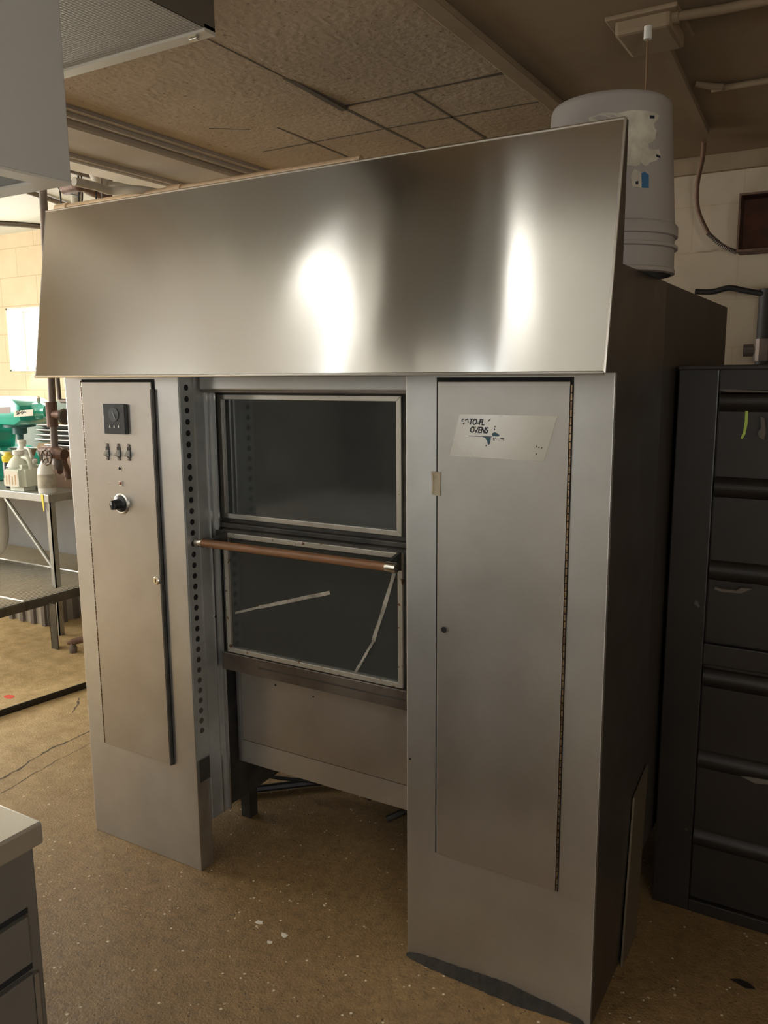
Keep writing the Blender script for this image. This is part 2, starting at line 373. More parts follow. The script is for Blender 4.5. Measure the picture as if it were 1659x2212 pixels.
# pale fascia at the end of the low ceiling
struct('trim_2', box(newbm(), (-2.14,YC,ZC-.02), (-2.02,YB,ZC+.02)), mat('pale_fascia',(.78,.73,.64),.6))
for i, x in enumerate((-1.50, -1.58)):
    bm = newbm(); tube(bm, [(x,YC,ZC-.016),(x-.02,YB,ZC-.016)], .02 if i else .012, 10); struct('trim_%d' % (3+i), bm, PLASTER)
bm = newbm(); tube(bm, [(-1.93,YC,ZC-.014),(-1.95,YB,ZC-.014)], .014, 10); struct('trim_5', bm, PLASTER)
# wide painted batten over the joint between tiles and board
struct('trim_6', box(newbm(), (-.095,YC,ZC-.018), (-.04,YB,ZC)), CEILR, .004)
struct('trim_7', box(newbm(), (-.6,YB-.03,ZC-.07), (XR,YB,ZC)), CEILR, .004)
# dark joints between ceiling tiles
def joint(a, b, w=.008):
    a, b = Vector((*a,ZC-.001)), Vector((*b,ZC-.001)); d = (b-a).normalized(); s = Vector((-d.y,d.x,0))*w/2
    n = 8; pa = []; pb = []
    for i in range(n+1):
        p = a.lerp(b,i/n); k = random.uniform(.6,1.3); pa.append(p+s*k); pb.append(p-s*k)
    return obj('joint', prism(newbm(), pa+pb[::-1], (0,0,.002)), JOINT, c1)
joint((-.705,.50), (-.715,2.2), .014); joint((-.69,-.6), (-.70,.50), .005)
joint((-.70,.822), (-.1,.815), .018); joint((-.70,1.12), (-.1,1.13), .010); joint((-.70,1.445), (-.1,1.445), .010)
joint((-.43,.83), (-.455,2.0), .010); joint((-1.04,.895), (-1.06,1.9), .009); joint((-1.26,.77), (-1.14,.86), .008)
joint((-1.30,1.13), (-.71,1.12), .009); joint((-1.07,.885+.6), (-.71,1.48), .008)
# warped tile edge hanging down a little at the crossing
bm = newbm(); prism(bm, [(-.712,.52,ZC),(-.712,.84,ZC),(-.712,.83,ZC-.012)], (.022,0,0)); obj('sagging_tile_edge', bm, JOINT, c1)

# window_1, deep white reveal, bright pane
w1 = obj('window_1', frame_xz(newbm(), wx0, wx1, wz0, wz1, .03, YB+.12, YB+.16), WHITEP, kind='structure')
obj('pane', box(newbm(), (wx0,YB+.15,wz0), (wx1,YB+.155,wz1)), LAMPW, w1)
bm = newbm(); 
box(bm, (wx0,YB-.012,wz0), (wx0+.012,YB+.15,wz1)); box(bm, (wx1-.012,YB-.012,wz0), (wx1,YB+.15,wz1))
box(bm, (wx0,YB-.012,wz1-.012), (wx1,YB+.15,wz1)); box(bm, (wx0,YB-.012,wz0), (wx1,YB+.15,wz0+.012))
obj('reveal', bm, WHITEP, w1)
for i, (a,b,c,d) in enumerate(WIN):
    w = obj('window_%d' % (2+i), frame_xz(newbm(), a, b, c, d, .03, YF-.14, YF-.08), WHITEP, kind='structure')
    obj('pane', box(newbm(), (a,YF-.13,c), (b,YF-.125,d)), DAYL2 if i == 0 else DAYL, w)
w = obj('window_5', box(newbm(), (XL-.12,-1.95,1.05), (XL-.08,.75,1.09)), WHITEP, kind='structure')
obj('pane', box(newbm(), (XL-.13,-1.95,1.05), (XL-.125,.75,2.4)), DAYL, w)
for y in (-1.05,-.15): obj('mullion', box(newbm(), (XL-.12,y-.02,1.05), (XL-.08,y+.02,2.4)), WHITEP, w)

w = obj('window_6', box(newbm(), (XR+.08,-3.2,.7), (XR+.12,-2.3,.74)), WHITEP, kind='structure')  # unseen window added only to carry the fill light
obj('pane', box(newbm(), (XR+.125,-3.2,.7), (XR+.13,-2.3,2.3)), DAYL, w)
# added fill lights, shaped as tube fittings under the high ceiling behind the camera
LT = mat('fill_tube',(.9,.9,.85),.5,emit=((.97,.97,.93),15))
for fx_x, lab in ((-2.42, 'added twin tube fill light behind the photographer, the one nearer the left windows'), (-1.05, 'added twin tube fill light behind the photographer, the one nearer the right wall')):
    ff = thing('fill_fitting', lab, 'light fixture', (fx_x,-2.6,ZH), 'added fill lights behind the photographer')
    obj('fill_tray', box(newbm(), (fx_x-.02,-3.32,ZH-.34), (fx_x+.02,-1.88,ZH-.30)), WHITEP, ff)
    for q in (-.5,.5): obj('hanger', tube(newbm(), [(fx_x,-2.6+q,ZH-.32),(fx_x,-2.6+q,ZH)], .006, 8), PIPEG, ff)
    for q in (-.045,.045): obj('fill_light_tube', tube(newbm(), [(fx_x+q,-3.3,ZH-.32),(fx_x+q,-1.9,ZH-.32)], .018, 12), LT, ff)

# cracks in the floor at the left
def crack(pts, w):
    P = [at('z', 0, u, v) for u, v in pts]; Q = []
    for a, b in zip(P, P[1:]):
        for k in range(6):
            p = a.lerp(b, k/6); Q.append(Vector((p.x+random.uniform(-.006,.006), p.y+random.uniform(-.006,.006), .0005)))
    Q.append(Vector((P[-1].x,P[-1].y,.0005))); l = []; r = []
    for i, p in enumerate(Q):
        d = (Q[min(i+1,len(Q)-1)]-Q[max(i-1,0)]).normalized(); s = Vector((-d.y,d.x,0))*w*random.uniform(.25,1)
        l.append(p+s); r.append(p-s)
    bm = newbm()
    L_ = [bm.verts.new(p) for p in l]; R_ = [bm.verts.new(p) for p in r]
    for i in range(len(Q)-1): bm.faces.new((L_[i],L_[i+1],R_[i+1],R_[i]))
    obj('crack', bm, JOINT, fl)
crack([(-60,1710),(0,1684),(50,1655),(100,1622),(150,1600),(195,1578)], .006)
crack([(0,1716),(60,1680),(120,1645),(195,1605)], .0025)
crack([(155,1540),(168,1520),(172,1508)], .006)

# ================================================================== THE OVEN
X0, X1, X2, X3 = -1.192, -.721, 0.0, .486
ov = thing('bakery_oven', 'large stainless steel revolving bakery oven with two glass doors and a wide sloping canopy', 'oven', (-.35,.6,0))
ZT = 1.50; ZS = 1.712; TD = .42
# main body (raised off the floor) and its darker rear side
obj('oven_body', box(newbm(), (X0+.005,TD,.27), (X3-.004,1.37,ZS)), BODYM, ov, .003)
bm = box(newbm(), (X0,0,0), (X1,.055,ZT)); lt = obj('left_tower', bm, STEEL, ov, .002)
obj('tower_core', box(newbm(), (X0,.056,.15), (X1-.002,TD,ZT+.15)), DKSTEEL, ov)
obj('tower_side', box(newbm(), (X0,.056,.15), (X0+.004,TD,ZT)), STEEL, ov)
rt = obj('right_tower', box(newbm(), (X2,.0,0), (X3-.0008,TD,ZS)), STEEL, ov, .002)
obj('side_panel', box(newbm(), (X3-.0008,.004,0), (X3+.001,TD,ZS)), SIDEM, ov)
obj('rear_side_panel', box(newbm(), (X3-.004,TD+.002,.2), (X3-.0005,1.37,ZS)), BODYM, ov)
# raised nib near the back top corner
obj('top_bracket', box(newbm(), (X3-.03,1.15,ZS-.03), (X3,1.28,ZS+.0)), BODYM, ov)
# canopy: sloping plate, returns, bright lip
yb, yt, zb, zt = -.099, -.02, 1.498, 1.976
bm = newbm(); prism(bm, [(X0-.004,yb,zb),(X0-.004,yt,zt),(X0-.004,yt+.012,zt),(X0-.004,0,zt-.03),(X0-.004,yb+.012,zb+.012)], (X3-X0+.008,0,0))
hood = obj('canopy', bm, HOODM, ov, .0015)
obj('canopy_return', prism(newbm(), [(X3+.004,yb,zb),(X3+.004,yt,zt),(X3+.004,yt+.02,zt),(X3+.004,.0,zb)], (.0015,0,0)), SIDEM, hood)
obj('canopy_return', prism(newbm(), [(X0-.004,yb,zb),(X0-.004,yt,zt),(X0-.004,yt+.02,zt),(X0-.004,.0,zb)], (-.0015,0,0)), STEEL, hood)
obj('canopy_underside', box(newbm(), (X0,yb+.004,zb), (X3,.0,zb+.004)), STEEL, hood)
bm = newbm(); tube(bm, [(X0-.004,yb,zb),(X3+.004,yb,zb)], .004, 8); tube(bm, [(X3+.005,yb,zb),(X3+.005,yt,zt)], .003, 8)
tube(bm, [(X0-.004,yt,zt),(X3+.004,yt,zt)], .0025, 8); obj('rolled_edge', bm, STEELB, hood, smooth=True)

# ---- right tower door
dx0, dx1, dz0, dz1 = .087, .394, .319, 1.481
obj('door_gap', box(newbm(), (dx0-.006,-.001,dz0-.003), (dx1+.006,.001,dz1+.009)), BLACKH, rt)
hx, hz = at('y', -.006, 960, 1360).x, at('y', -.006, 960, 1360).z
rd = obj('door', box(newbm(), (dx0,-.007,dz0), (dx1,.0,dz1)), STEELD, ov, .0015)
bm = newbm(); z = dz0; k = 0
while z < dz1-.01:
    tube(bm, [(dx1+.003,-.0045,z+.0012),(dx1+.003,-.0045,z+.0158)], .0022, 8); z += .017
obj('piano_hinge', bm, BRASS, rd)
lathe(b_ := newbm(), [(.0095,-.0085),(.0075,-.0085),(.0075,-.0072),(.0095,-.0072)], 20, (hx,0,hz), 'y', cap=False); obj('lock_hole_rim', b_, STEELB, rd)
obj('lock_hole', lathe(newbm(), [(.0078,-.0076),(.0078,-.007)], 20, (hx,0,hz), 'y'), BLACKH, rd)
a = at('y',-.008,932,1018); b = at('y',-.008,952,1072)
obj('tape_patch', prism(newbm(), [(a.x,-.0078,a.z),(b.x,-.0078,a.z-.001),(b.x-.001,-.0078,b.z),(a.x+.001,-.0078,b.z+.002),(a.x+.0015,-.0078,(a.z+b.z)/2)], (0,-.0012,0)), TAPE, rd)
obj('tape_fold', box(newbm(), (a.x+.003,-.0105,b.z+.004), (a.x+.006,-.0088,a.z-.004)), TAPE, rd)
# name plate
pc = [at('y',-.0085,u,v) for u,v in ((993,895),(1204,899),(1175,996),(971,985))]
pl = obj('name_plate', prism(newbm(), pc, (0,.0016,0)), PLATE, rd)
pl['label'] = 'shiny slanted name plate with worn black lettering'
def worn(mname, col, thr=.47):
    m = mat(mname, col, .5); nt = m.node_tree; N, L = nt.nodes, nt.links
    tc = N.new('ShaderNodeTexCoord'); no = N.new('ShaderNodeTexNoise'); no.inputs['Scale'].default_value = 85; no.inputs['Detail'].default_value = 3
    L.new(tc.outputs['Object'], no.inputs['Vector']); cr = N.new('ShaderNodeValToRGB'); cr.color_ramp.interpolation = 'CONSTANT'
    cr.color_ramp.elements[0].color = (0,0,0,1); cr.color_ramp.elements[1].position = thr; cr.color_ramp.elements[1].color = (1,1,1,1)
    L.new(no.outputs[0], cr.inputs[0]); L.new(cr.outputs[0], N['Principled BSDF'].inputs['Alpha']); return m
WORN = worn('worn_black_ink', (.012,.014,.03), .38); WORN2 = worn('half_gone_ink', (.012,.014,.03), .56)
def plate_text(body, u, v, hpx, m, sh=.25):
    p = at('y', -.0095, u, v); p2 = at('y', -.0095, u, v-hpx)
    s = (p2.z-p.z)/.70
    mw = Matrix.Translation(p) @ Matrix.Rotation(PI/2, 4, 'X') @ Matrix.Rotation(-.02, 4, 'Z') @ Matrix.Diagonal((.72,1,1,1))
    return text_mesh('lettering', body, s, m, mw, pl, sh, .0004)
plate_text('RO', 995, 916, 12, WORN2); plate_text('TO-FL', 1012, 917, 13, WORN); plate_text('EX', 1042, 917, 13, WORN2)
plate_text('OVENS', 1014, 934, 13, WORN)
plate_text('WHITE', 1064, 953, 8, WORN2)
def decal(name, pts, y, m, par, t=.0006):
    return obj(name, prism(newbm(), [at('y', y, u, v) for u, v in pts], (0,t,0)), m, par)
decal('printed_line', [(1012,941),(1063,943),(1063,944),(1012,942.3)], -.0092, INK, pl)
decal('printed_emblem', [(1040,943),(1060,944),(1059,952),(1057,960),(1054,961),(1052,952),(1048,946)], -.0093, TEAL, pl)
decal('printed_emblem', [(1063,936),(1068,934),(1074,936),(1079,941),(1076,943),(1063,942)], -.0093, TEAL, pl)
for (u,v) in ((1068,920),(1067,926),(1158,963),(1163,965),(1169,966),(1157,979),(1049,961)):
    decal('printed_speck', [(u,v),(u+2,v),(u+1.5,v+3),(u,v+3)], -.0092, INK, pl)

# ---- left tower door and controls
ex0, ex1, ez0 = -1.11, -.819, .33
obj('door_gap', box(newbm(), (ex0-.005,-.001,ez0-.003), (ex1+.008,.001,dz1+.008)), BLACKH, lt)
ld = obj('door', box(newbm(), (ex0,-.007,ez0), (ex1,.0,dz1)), STEELD, ov, .0015)
obj('door_edge', box(newbm(), (ex1,-.012,ez0-.002), (ex1+.006,-.0,dz1-.02)), DKSTEEL, ld)
bm = newbm(); z = ez0
while z < dz1-.01:
    tube(bm, [(ex0-.003,-.0045,z+.0012),(ex0-.003,-.0045,z+.0158)], .0030, 8); z += .017
obj('piano_hinge', bm, BRASS, ld)
def dp(u, v, y=-.007): return at('y', y, u, v)
a, b = dp(228,872), dp(278,938)
ga = obj('temperature_controller', box(newbm(), (a.x,-.019,b.z), (b.x,-.007,a.z)), BLACK, ld, .002)
cxg = (a.x+b.x)/2
obj('dial_face', lathe(newbm(), [(.021,-.0205),(.021,-.019)], 28, (cxg,0,a.z-.030), 'y'), mat('dial_grey',(.05,.055,.055),.4), ga)
p = dp(255,890,-.021)
obj('pointer', prism(newbm(), [(cxg-.004,-.021,a.z-.022),(cxg+.006,-.021,a.z-.042),(cxg+.009,-.021,a.z-.041),(cxg-.001,-.021,a.z-.021)], (0,-.001,0)), mat('pointer_grey',(.25,.26,.26),.5), ga)
for k in range(3):
    q = a.x + (b.x-a.x)*(.30+.2*k); z = b.z+.022
    obj('setting_digit', prism(newbm(), [(q-.003,-.0195,z-.004),(q+.003,-.0195,z-.004),(q+.002,-.0195,z+.004),(q-.001,-.0195,z+.004)], (0,-.0006,0)), WHITEP, ga)
for u in (233,257,279):
    v = 976 + (u-233)*.03; c = dp(u, v)
    sw = obj('toggle_switch', box(newbm(), (c.x-.0065,-.009,c.z-.016), (c.x+.0065,-.007,c.z+.016)), BLACK, ld)
    obj('switch_rocker', prism(newbm(), [(c.x-.0055,-.009,c.z-.014),(c.x-.0055,-.009,c.z+.006),(c.x-.0055,-.022,c.z-.008)], (.011,0,0)), ALU, sw)
    for s in (-1,1): obj('screw', lathe(newbm(), [(.0042,-.0105),(.0042,-.007)], 12, (c.x,0,c.z+s*.0205), 'y'), PIPEG, sw)
c = dp(259,1012); obj('switch_hole', lathe(newbm(), [(.0055,-.0078),(.0055,-.007)], 20, (c.x,0,c.z), 'y'), BLACKH, ld)
obj('hole_rim', lathe(newbm(), [(.0075,-.008),(.0055,-.008),(.0055,-.007),(.0075,-.007)], 20, (c.x,0,c.z), 'y', cap=False), STEELB, ld)
c = dp(262,1044); ind = obj('indicator_lamp', box(newbm(), (c.x-.0065,-.010,c.z-.0075), (c.x+.0065,-.007,c.z+.0075)), STEELB, ld, .001)
obj('amber_lens', lathe(newbm(), [(.005,-.010),(.004,-.013),(.001,-.014)], 16, (c.x-.001,0,c.z), 'y'), AMBER, ind)
c = dp(263,1088)
bz = obj('thermostat_bezel', lathe(newbm(), [(.031,-.007),(.031,-.010),(.027,-.0125),(.024,-.0115),(.024,-.007)], 40, (c.x,0,c.z), 'y', cap=False), STEELB, ld, smooth=True)
obj('thermostat_dial', lathe(newbm(), [(.024,-.009),(.024,-.014),(.016,-.019),(.014,-.040),(.0125,-.0425),(.001,-.043)], 40, (c.x,0,c.z), 'y'), BLACK, bz, smooth=True)
obj('knob_grip', box(newbm(), (c.x-.006,-.046,c.z-.014), (c.x+.004,-.016,c.z+.014)), BLACK, bz, .003)
obj('knob_pointer', box(newbm(), (c.x-.002,-.0468,c.z+.001), (c.x+.001,-.046,c.z+.012)), WHITEP, bz)
for k in range(11):
    an = -.9+k*.26
    p = (c.x+.0195*math.cos(an+PI/2+.6), -.0165, c.z+.0195*math.sin(an-PI/2+.9))
    obj('dial_mark', box(newbm(), (c.x+.0205*math.cos(an)-.001,-.0158,c.z+.0205*math.sin(an)-.001), (c.x+.0205*math.cos(an)+.001,-.0142,c.z+.0205*math.sin(an)+.001)), ALU, bz)
c = dp(339,1254); lk = obj('cam_lock', lathe(newbm(), [(.0125,-.007),(.0125,-.010),(.010,-.0125),(.001,-.0125)], 24, (c.x,0,c.z), 'y'), NICKEL, ld, smooth=True)
obj('key_slot', box(newbm(), (c.x-.001,-.0132,c.z-.005), (c.x+.001,-.0124,c.z+.005)), BLACKH, lk)

# ---- left jamb: perforated strip, guide rail, dark channel
ps = obj('perforated_strip', box(newbm(), (X1,.004,.36), (X1+.002,.055,ZT-.005)), SHADEST, ov)
def hole(z, y=.028, m=BLACKH):
    obj('punched_hole', lathe(newbm(), [(.0085,X1+.0021),(.0085,X1+.0028)], 14, (0,y,z), 'x'), m, ps)
z = 1.465
for k in range(33):
    if z < .42: break
    hole(z, .028, BLACKH if (k < 24 and k not in (14,)) else DKSTEEL); z -= .0318
obj('cable_notch', box(newbm(), (X1+.0005,.012,.285), (X1+.0015,.055,.355)), DKSTEEL, lt)
gr = obj('guide_rail', box(newbm(), (X1,.055,.148), (X1+.006,.128,ZT-.005)), SHADEST, ov)
obj('rail_ridge', box(newbm(), (X1+.006,.098,.15), (X1+.010,.104,ZT-.05)), STEEL, gr)
obj('rail_lip', box(newbm(), (X1+.002,.124,.15), (X1+.016,.130,ZT-.02)), STEEL, gr)
YP = .165
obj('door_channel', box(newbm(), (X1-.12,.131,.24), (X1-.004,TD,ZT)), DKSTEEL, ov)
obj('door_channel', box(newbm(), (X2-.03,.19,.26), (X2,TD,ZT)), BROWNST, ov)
c = at('x', X1+.006, 467, 1330); obj('rail_screw', lathe(newbm(), [(.006,X1+.006),(.005,X1+.010)], 14, (0,.10,c.z), 'x'), STEELB, gr)
# header over the doors
a = at('y', .09, 425, 812); b = at('y', .09, 870, 846)
obj('header', box(newbm(), (X1+.012,.070,1.458), (X2,TD,ZT)), STEEL, ov, .004)
obj('header_lip', box(newbm(), (X1+.012,.082,1.450), (X2,TD,1.459)), BROWNST, ov, .002)
# ---- upper sash
def sash(name, x0, x1, z0, z1, y, label, trimmat, rail, rmat, gapb=0):
    s = obj(name, frame_xz(newbm(), x0-rail, x1+rail, z0-rail*1.3, z1+rail*.6, rail+.004, y+.008, y+.035), rmat, ov)
    s['label'] = label
    obj('trim_moulding', frame_xz(newbm(), x0, x1, z0, z1, .0145, y, y+.010), trimmat, s, .0012)
    obj('glass_pane', box(newbm(), (x0+.012,y+.009,z0+.012), (x1-.012,y+.014,z1-.012)), GLASS, s)
    return s
us = sash('upper_door', -.716, -.098, 1.078, 1.4435, .15, 'upper glass door with grimy bright trim', TRIMU, .012, DKSTEEL)
# dark rails between the sashes
bm = newbm(); box(bm, (X1,.135,1.052), (X2,.19,1.066)); box(bm, (X1,.12,1.026), (X2,.185,1.046)); obj('parting_rail', bm, DKSTEEL, ov, .002)
YL = .105
lx0 = at('y', YL, 493, 1405).x-.002; lx1 = at('y', YL, 870, 1488).x; lz1 = at('y', YL, 483, 1150).z; lz0 = at('y', YL, 495, 1408).z
ls = sash('lower_door', lx0, lx1, lz0, lz1, YL, 'lower glass door with rust-spotted top trim and wooden handle', RUSTY, .012, DKSTEEL)
zA = at('y', YL, 870, 1532).z
obj('bottom_rail', box(newbm(), (lx0-.02,YL-.004,zA), (X2-.005,YL+.03,lz0-.002)), BROWNST, ls, .002)
obj('rail_groove', box(newbm(), (lx0+.12,YL-.0052,(zA+lz0)/2-.002), (X2-.06,YL-.0038,(zA+lz0)/2+.002)), DKSTEEL, ls)
# reflections in the lower pane, painted as thin pale strips
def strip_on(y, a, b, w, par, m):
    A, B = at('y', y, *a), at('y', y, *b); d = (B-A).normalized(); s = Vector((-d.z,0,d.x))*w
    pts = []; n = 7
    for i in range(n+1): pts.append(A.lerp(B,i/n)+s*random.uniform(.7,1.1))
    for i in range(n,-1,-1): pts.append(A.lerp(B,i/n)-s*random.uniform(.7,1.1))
    obj('reflection_strip', prism(newbm(), pts, (0,.0008,0)), m, par)['label'] = 'pale reflection painted on the lower glass'
strip_on(YL+.0075, (852,1238), (806,1385), .006, ls, REFL); strip_on(YL+.0075, (806,1385), (768,1452), .004, ls, REFL)
strip_on(YL+.0075, (508,1324), (560,1312), .004, ls, REFL); strip_on(YL+.0075, (560,1312), (712,1280), .0055, ls, REFL)
# wooden handle with nickel ferrules on end brackets
yh = .035
h0, h1 = at('y', yh, 425, 1172), at('y', yh, 857, 1226)
hz_ = (h0.z+h1.z)/2
hd = obj('handle', tube(newbm(), [(h0.x+.022,yh,hz_),(h1.x-.026,yh,hz_)], .0115, 20), WOOD, ls, smooth=True); hd['label'] = 'brown wooden rod handle'
for a, b in ((h0.x,h0.x+.026),(h1.x-.03,h1.x)):
    obj('ferrule', tube(newbm(), [(a,yh,hz_),(b,yh,hz_)], .0135, 20), NICKEL, hd, .001, True)
zt_ = lz1
for x in (h0.x+.045, lx1-.012):
    obj('handle_bracket', prism(newbm(), [(x,YL,zt_+.004),(x,yh+.004,hz_+.010),(x,yh+.004,hz_-.010),(x,YL,zt_-.045)], (.010,0,0)), DKSTEEL, ls, .001)
# ---- apron panel under the doors
YA = .16
ax0 = at('y', YA, 516, 1640).x; az0 = at('y', YA, 516, 1642).z; az1 = at('y', YA, 520, 1440).z+.03
ap = obj('apron', box(newbm(), (ax0,YA,az0), (X2,YA+.02,az1)), STEEL, ov, .002)
c0 = at('y', YA-.001, 526, 1596)
obj('apron_panel', box(newbm(), (c0.x,YA-.004,c0.z), (X2,YA,az1-.0)), STEELD, ap, .001)
obj('apron_seam', box(newbm(), (c0.x-.003,YA-.001,c0.z-.003), (X2,YA+.001,az1)), BLACKH, ap)
for (u,v) in ((595,1480),(677,1505)):
    c = at('y', YA-.004, u, v); obj('rivet_hole', lathe(newbm(), [(.003,YA-.0048),(.003,YA-.004)], 10, (c.x,0,c.z), 'y'), BLACKH, ap)
c = at('y', .0, 886, 1639); obj('rivet_hole', lathe(newbm(), [(.003,-.0008),(.003,0)], 10, (c.x,0,c.z), 'y'), BLACKH, rt)
# feet and underside pipes
for (u,v,y) in ((535,1762,None),):
    f0 = at('z', 0, u, v)
    for dx, dy in ((0,0),(0,.85)):
        obj('foot', box(newbm(), (f0.x-.018,f0.y-.01+dy,0), (f0.x+.020,f0.y+.03+dy,.30)), DKSTEEL, ov)
obj('under_channel', box(newbm(), (X1-.03,.135,.15), (X1-.004,.20,.30)), DKSTEEL, ov)
for z, r, pp in ((.08, .008, ((500,1648),(528,1652),(600,1663),(700,1676),(800,1725))), (.05, .007, ((500,1664),(528,1668),(600,1680),(690,1690),(780,1705))), (.016, .014, ((500,1712),(528,1708),(590,1700),(680,1690),(760,1684)))):
    obj('cable', tube(newbm(), smooth_path([tuple(at('z', z, u, v)) for u, v in pp]), r, 8), RUBBER, ov, smooth=True)
c = at('y', .3, 862, 1755); obj('drain_stub', tube(newbm(), [(c.x-.03,.28,c.z-.02),(c.x+.10,.36,c.z+.05)], .011, 12), RUBBER, ov)

# leaning sheet beside the tower
p0, p1 = at('x', .497, 1345, 2035), at('x', .497, 1373, 1725)
bm = prism(newbm(), [(.494,p0.y,0),(.494,p0.y+.14,0),(.490,p1.y+.14,p1.z+.03),(.490,p1.y,p1.z)], (.005,0,0))
tag(obj('metal_sheet', bm, mat('dull_sheet_edge',(.17,.135,.09),.5,.5)), 'narrow thin metal sheet leaning upright against the right side of the oven', 'sheet')

# ================================================================== BUCKET ON THE OVEN
bx, by, bz0 = .385, .25, ZS
bk = thing('bucket', 'upturned white plastic bucket with torn label on top of the oven', 'bucket', (bx,by,bz0))
prof = [(.143,0),(.151,.002),(.151,.010),(.149,.012),(.148,.052),(.155,.054),(.155,.060),(.148,.062),(.148,.066),(.147,.078),(.154,.080),(.154,.100),(.152,.104),(.1465,.106),(.1295,.355),(.127,.362),(.123,.366),(.119,.364),(.110,.360),(.001,.360)]
obj('shell', lathe(newbm(), prof, 64, (bx,by,bz0), 'z', cap=False), BUCK, bk, smooth=True)
def curved_patch(pts, r0, m, nm, lab=None):
    """outline in (angle deg, height) wrapped on the bucket wall"""
    bm = newbm(); n = len(pts)
    cx_ = sum(p[0] for p in pts)/n; cz_ = sum(p[1] for p in pts)/n
    def P(a, h, e): 
        r = .1465-(h-.106)*.0683 + e; t = math.radians(a+17); return (bx+r*math.cos(t), by+r*math.sin(t), bz0+h)
    rings = []
    for f in (1,.66,.33):
        rings.append([bm.verts.new(P(cx_+(a-cx_)*f, cz_+(h-cz_)*f, r0)) for a, h in pts])
    cc = bm.verts.new(P(cx_,cz_,r0))
    for A, B in zip(rings, rings[1:]):
        for i in range(n): bm.faces.new((A[i],A[(i+1)%n],B[(i+1)%n],B[i]))
    for i in range(n): bm.faces.new((rings[-1][i],rings[-1][(i+1)%n],cc))
    o = obj(nm, bm, m, bk)
    md = o.modifiers.new('thick','SOLIDIFY'); md.thickness = .0006; md.offset = 0
    return o
def rag(pts, n=5, j=.004):
    out = []
    for i in range(len(pts)):
        a, b = pts[i], pts[(i+1)%len(pts)]
        for k in range(n):
            t = k/n; out.append((a[0]+(b[0]-a[0])*t+random.uniform(-j,j)*180, a[1]+(b[1]-a[1])*t+random.uniform(-j,j)))
    return out
curved_patch(rag([(-110,.318),(-46,.322),(-44,.312),(-50,.300),(-47,.285),(-51,.262),(-57,.255),(-55,.238),(-66,.212),(-80,.215),(-110,.23)]), .0010, PAPER, 'torn_label')
curved_patch(rag([(-62,.250),(-44,.248),(-42,.236),(-50,.224),(-60,.212),(-64,.218)],4,.002), .0014, PAPER, 'torn_label')
curved_patch(rag([(-70,.205),(-64,.200),(-62,.168),(-71,.168),(-73,.19)],3,.001), .0012, PAPER, 'torn_label')
curved_patch([(-63,.197),(-60,.200),(-56,.194),(-56,.168),(-63,.168)], .0014, BLUE, 'blue_label_strip')
curved_patch([(-55,.314),(-50,.315),(-50,.309),(-55,.308)], .0018, INK, 'printed_mark'); curved_patch([(-48,.238),(-43,.236),(-43,.232),(-48,.233)], .0020, INK, 'printed_mark')
curved_patch([(-68.5,.180),(-66,.181),(-66,.174),(-68.5,.174)], .0018, INK, 'printed_mark')

# ================================================================== CEILING THINGS (right)
jb = thing('junction_box', 'painted over junction box on the ceiling above the bucket', 'electrical box', (.36,.69,ZC))
obj('box_body', box(newbm(), (.285,.60,ZC-.045), (.425,.78,ZC)), CEILR, jb, .01)
obj('base_flange', box(newbm(), (.265,.58,ZC-.012), (.445,.80,ZC)), CEILR, jb, .004)
c = at('z', ZC-.05, 1400, 62)
obj('cord_grip', lathe(newbm(), [(.010,ZC-.075),(.010,ZC-.045)], 14, (c.x,c.y,0), 'z'), WHITEP, jb)
tag(obj('pull_cord', tube(newbm(), [(c.x,c.y,ZC-.06),(c.x+.001,c.y,2.24),(c.x,c.y,2.03)], .0028, 8), CORD), 'thin brown cord hanging straight down behind the white bucket', 'cord')
p = [at('z', ZC-.018, u, v) for u, v in ((1436,42),(1560,22),(1650,6))]
bm = newbm(); tube(bm, [(p[0].x,p[0].y,ZC-.016),(p[1].x,p[1].y,ZC-.016),(XR,p[2].y+.02,ZC-.016)], .012, 12)
cn = obj('conduit', bm, CEILR, smooth=True); tag(cn, 'ceiling conduit leading right from the painted junction box', 'conduit')
obj('coupling', tube(newbm(), [(p[0].x-.01,p[0].y,ZC-.017),(p[0].x+.035,p[0].y,ZC-.017)], .017, 12), CEILR, cn)
bm = newbm(); q = [at('z', ZC-.012, u, v) for u, v in ((1500,186),(1560,187),(1659,174))]
tube(bm, smooth_path([(q[0].x,q[0].y,ZC-.004),(q[1].x,q[1].y,ZC-.012),(q[2].x,q[2].y,ZC-.012),(XR,q[2].y+.02,ZC-.012)]), .010, 10)
tag(obj('conduit', bm, CEILR, smooth=True), 'thin pale pipe farther back on the ceiling, right of the cable channel', 'conduit')
# cable channel from the box to the wall, then flexible conduit to the rusty box
s0 = at('z', ZC-.01, 1428, 78); s1 = at('z', ZC-.01, 1522, 285)
tag(obj('cable_channel', prism(newbm(), [(s0.x-.02,s0.y,ZC),(s0.x+.012,s0.y,ZC),(s1.x+.016,s1.y,ZC),(s1.x-.016,s1.y,ZC)], (0,0,-.022)), CEILR), 'painted cable channel running from the junction box to the back wall', 'channel')
pts = [at('y', 1.85, 1522, 288), at('y', 2.0, 1518, 340), at('y', 2.08, 1506, 400), at('y', 2.08, 1508, 455), at('y', 2.07, 1530, 505), at('y', 2.08, 1562, 532), at('y', 2.10, 1592, 545)]
pts[0].z = min(pts[0].z, ZC-.02)
fx = obj('flexible_conduit', tube(newbm(), smooth_path(pts[:5]), .0095, 10), mat('brown_conduit',(.24,.13,.08),.6,col2=(.17,.10,.06),scale=10), smooth=True)
tag(fx, 'brown flexible conduit drooping from the ceiling to the rusty wall box', 'conduit')
sp_ = smooth_path(pts[4:], 22); rr = [.0105 if i%2 else .008 for i in range(len(sp_))]
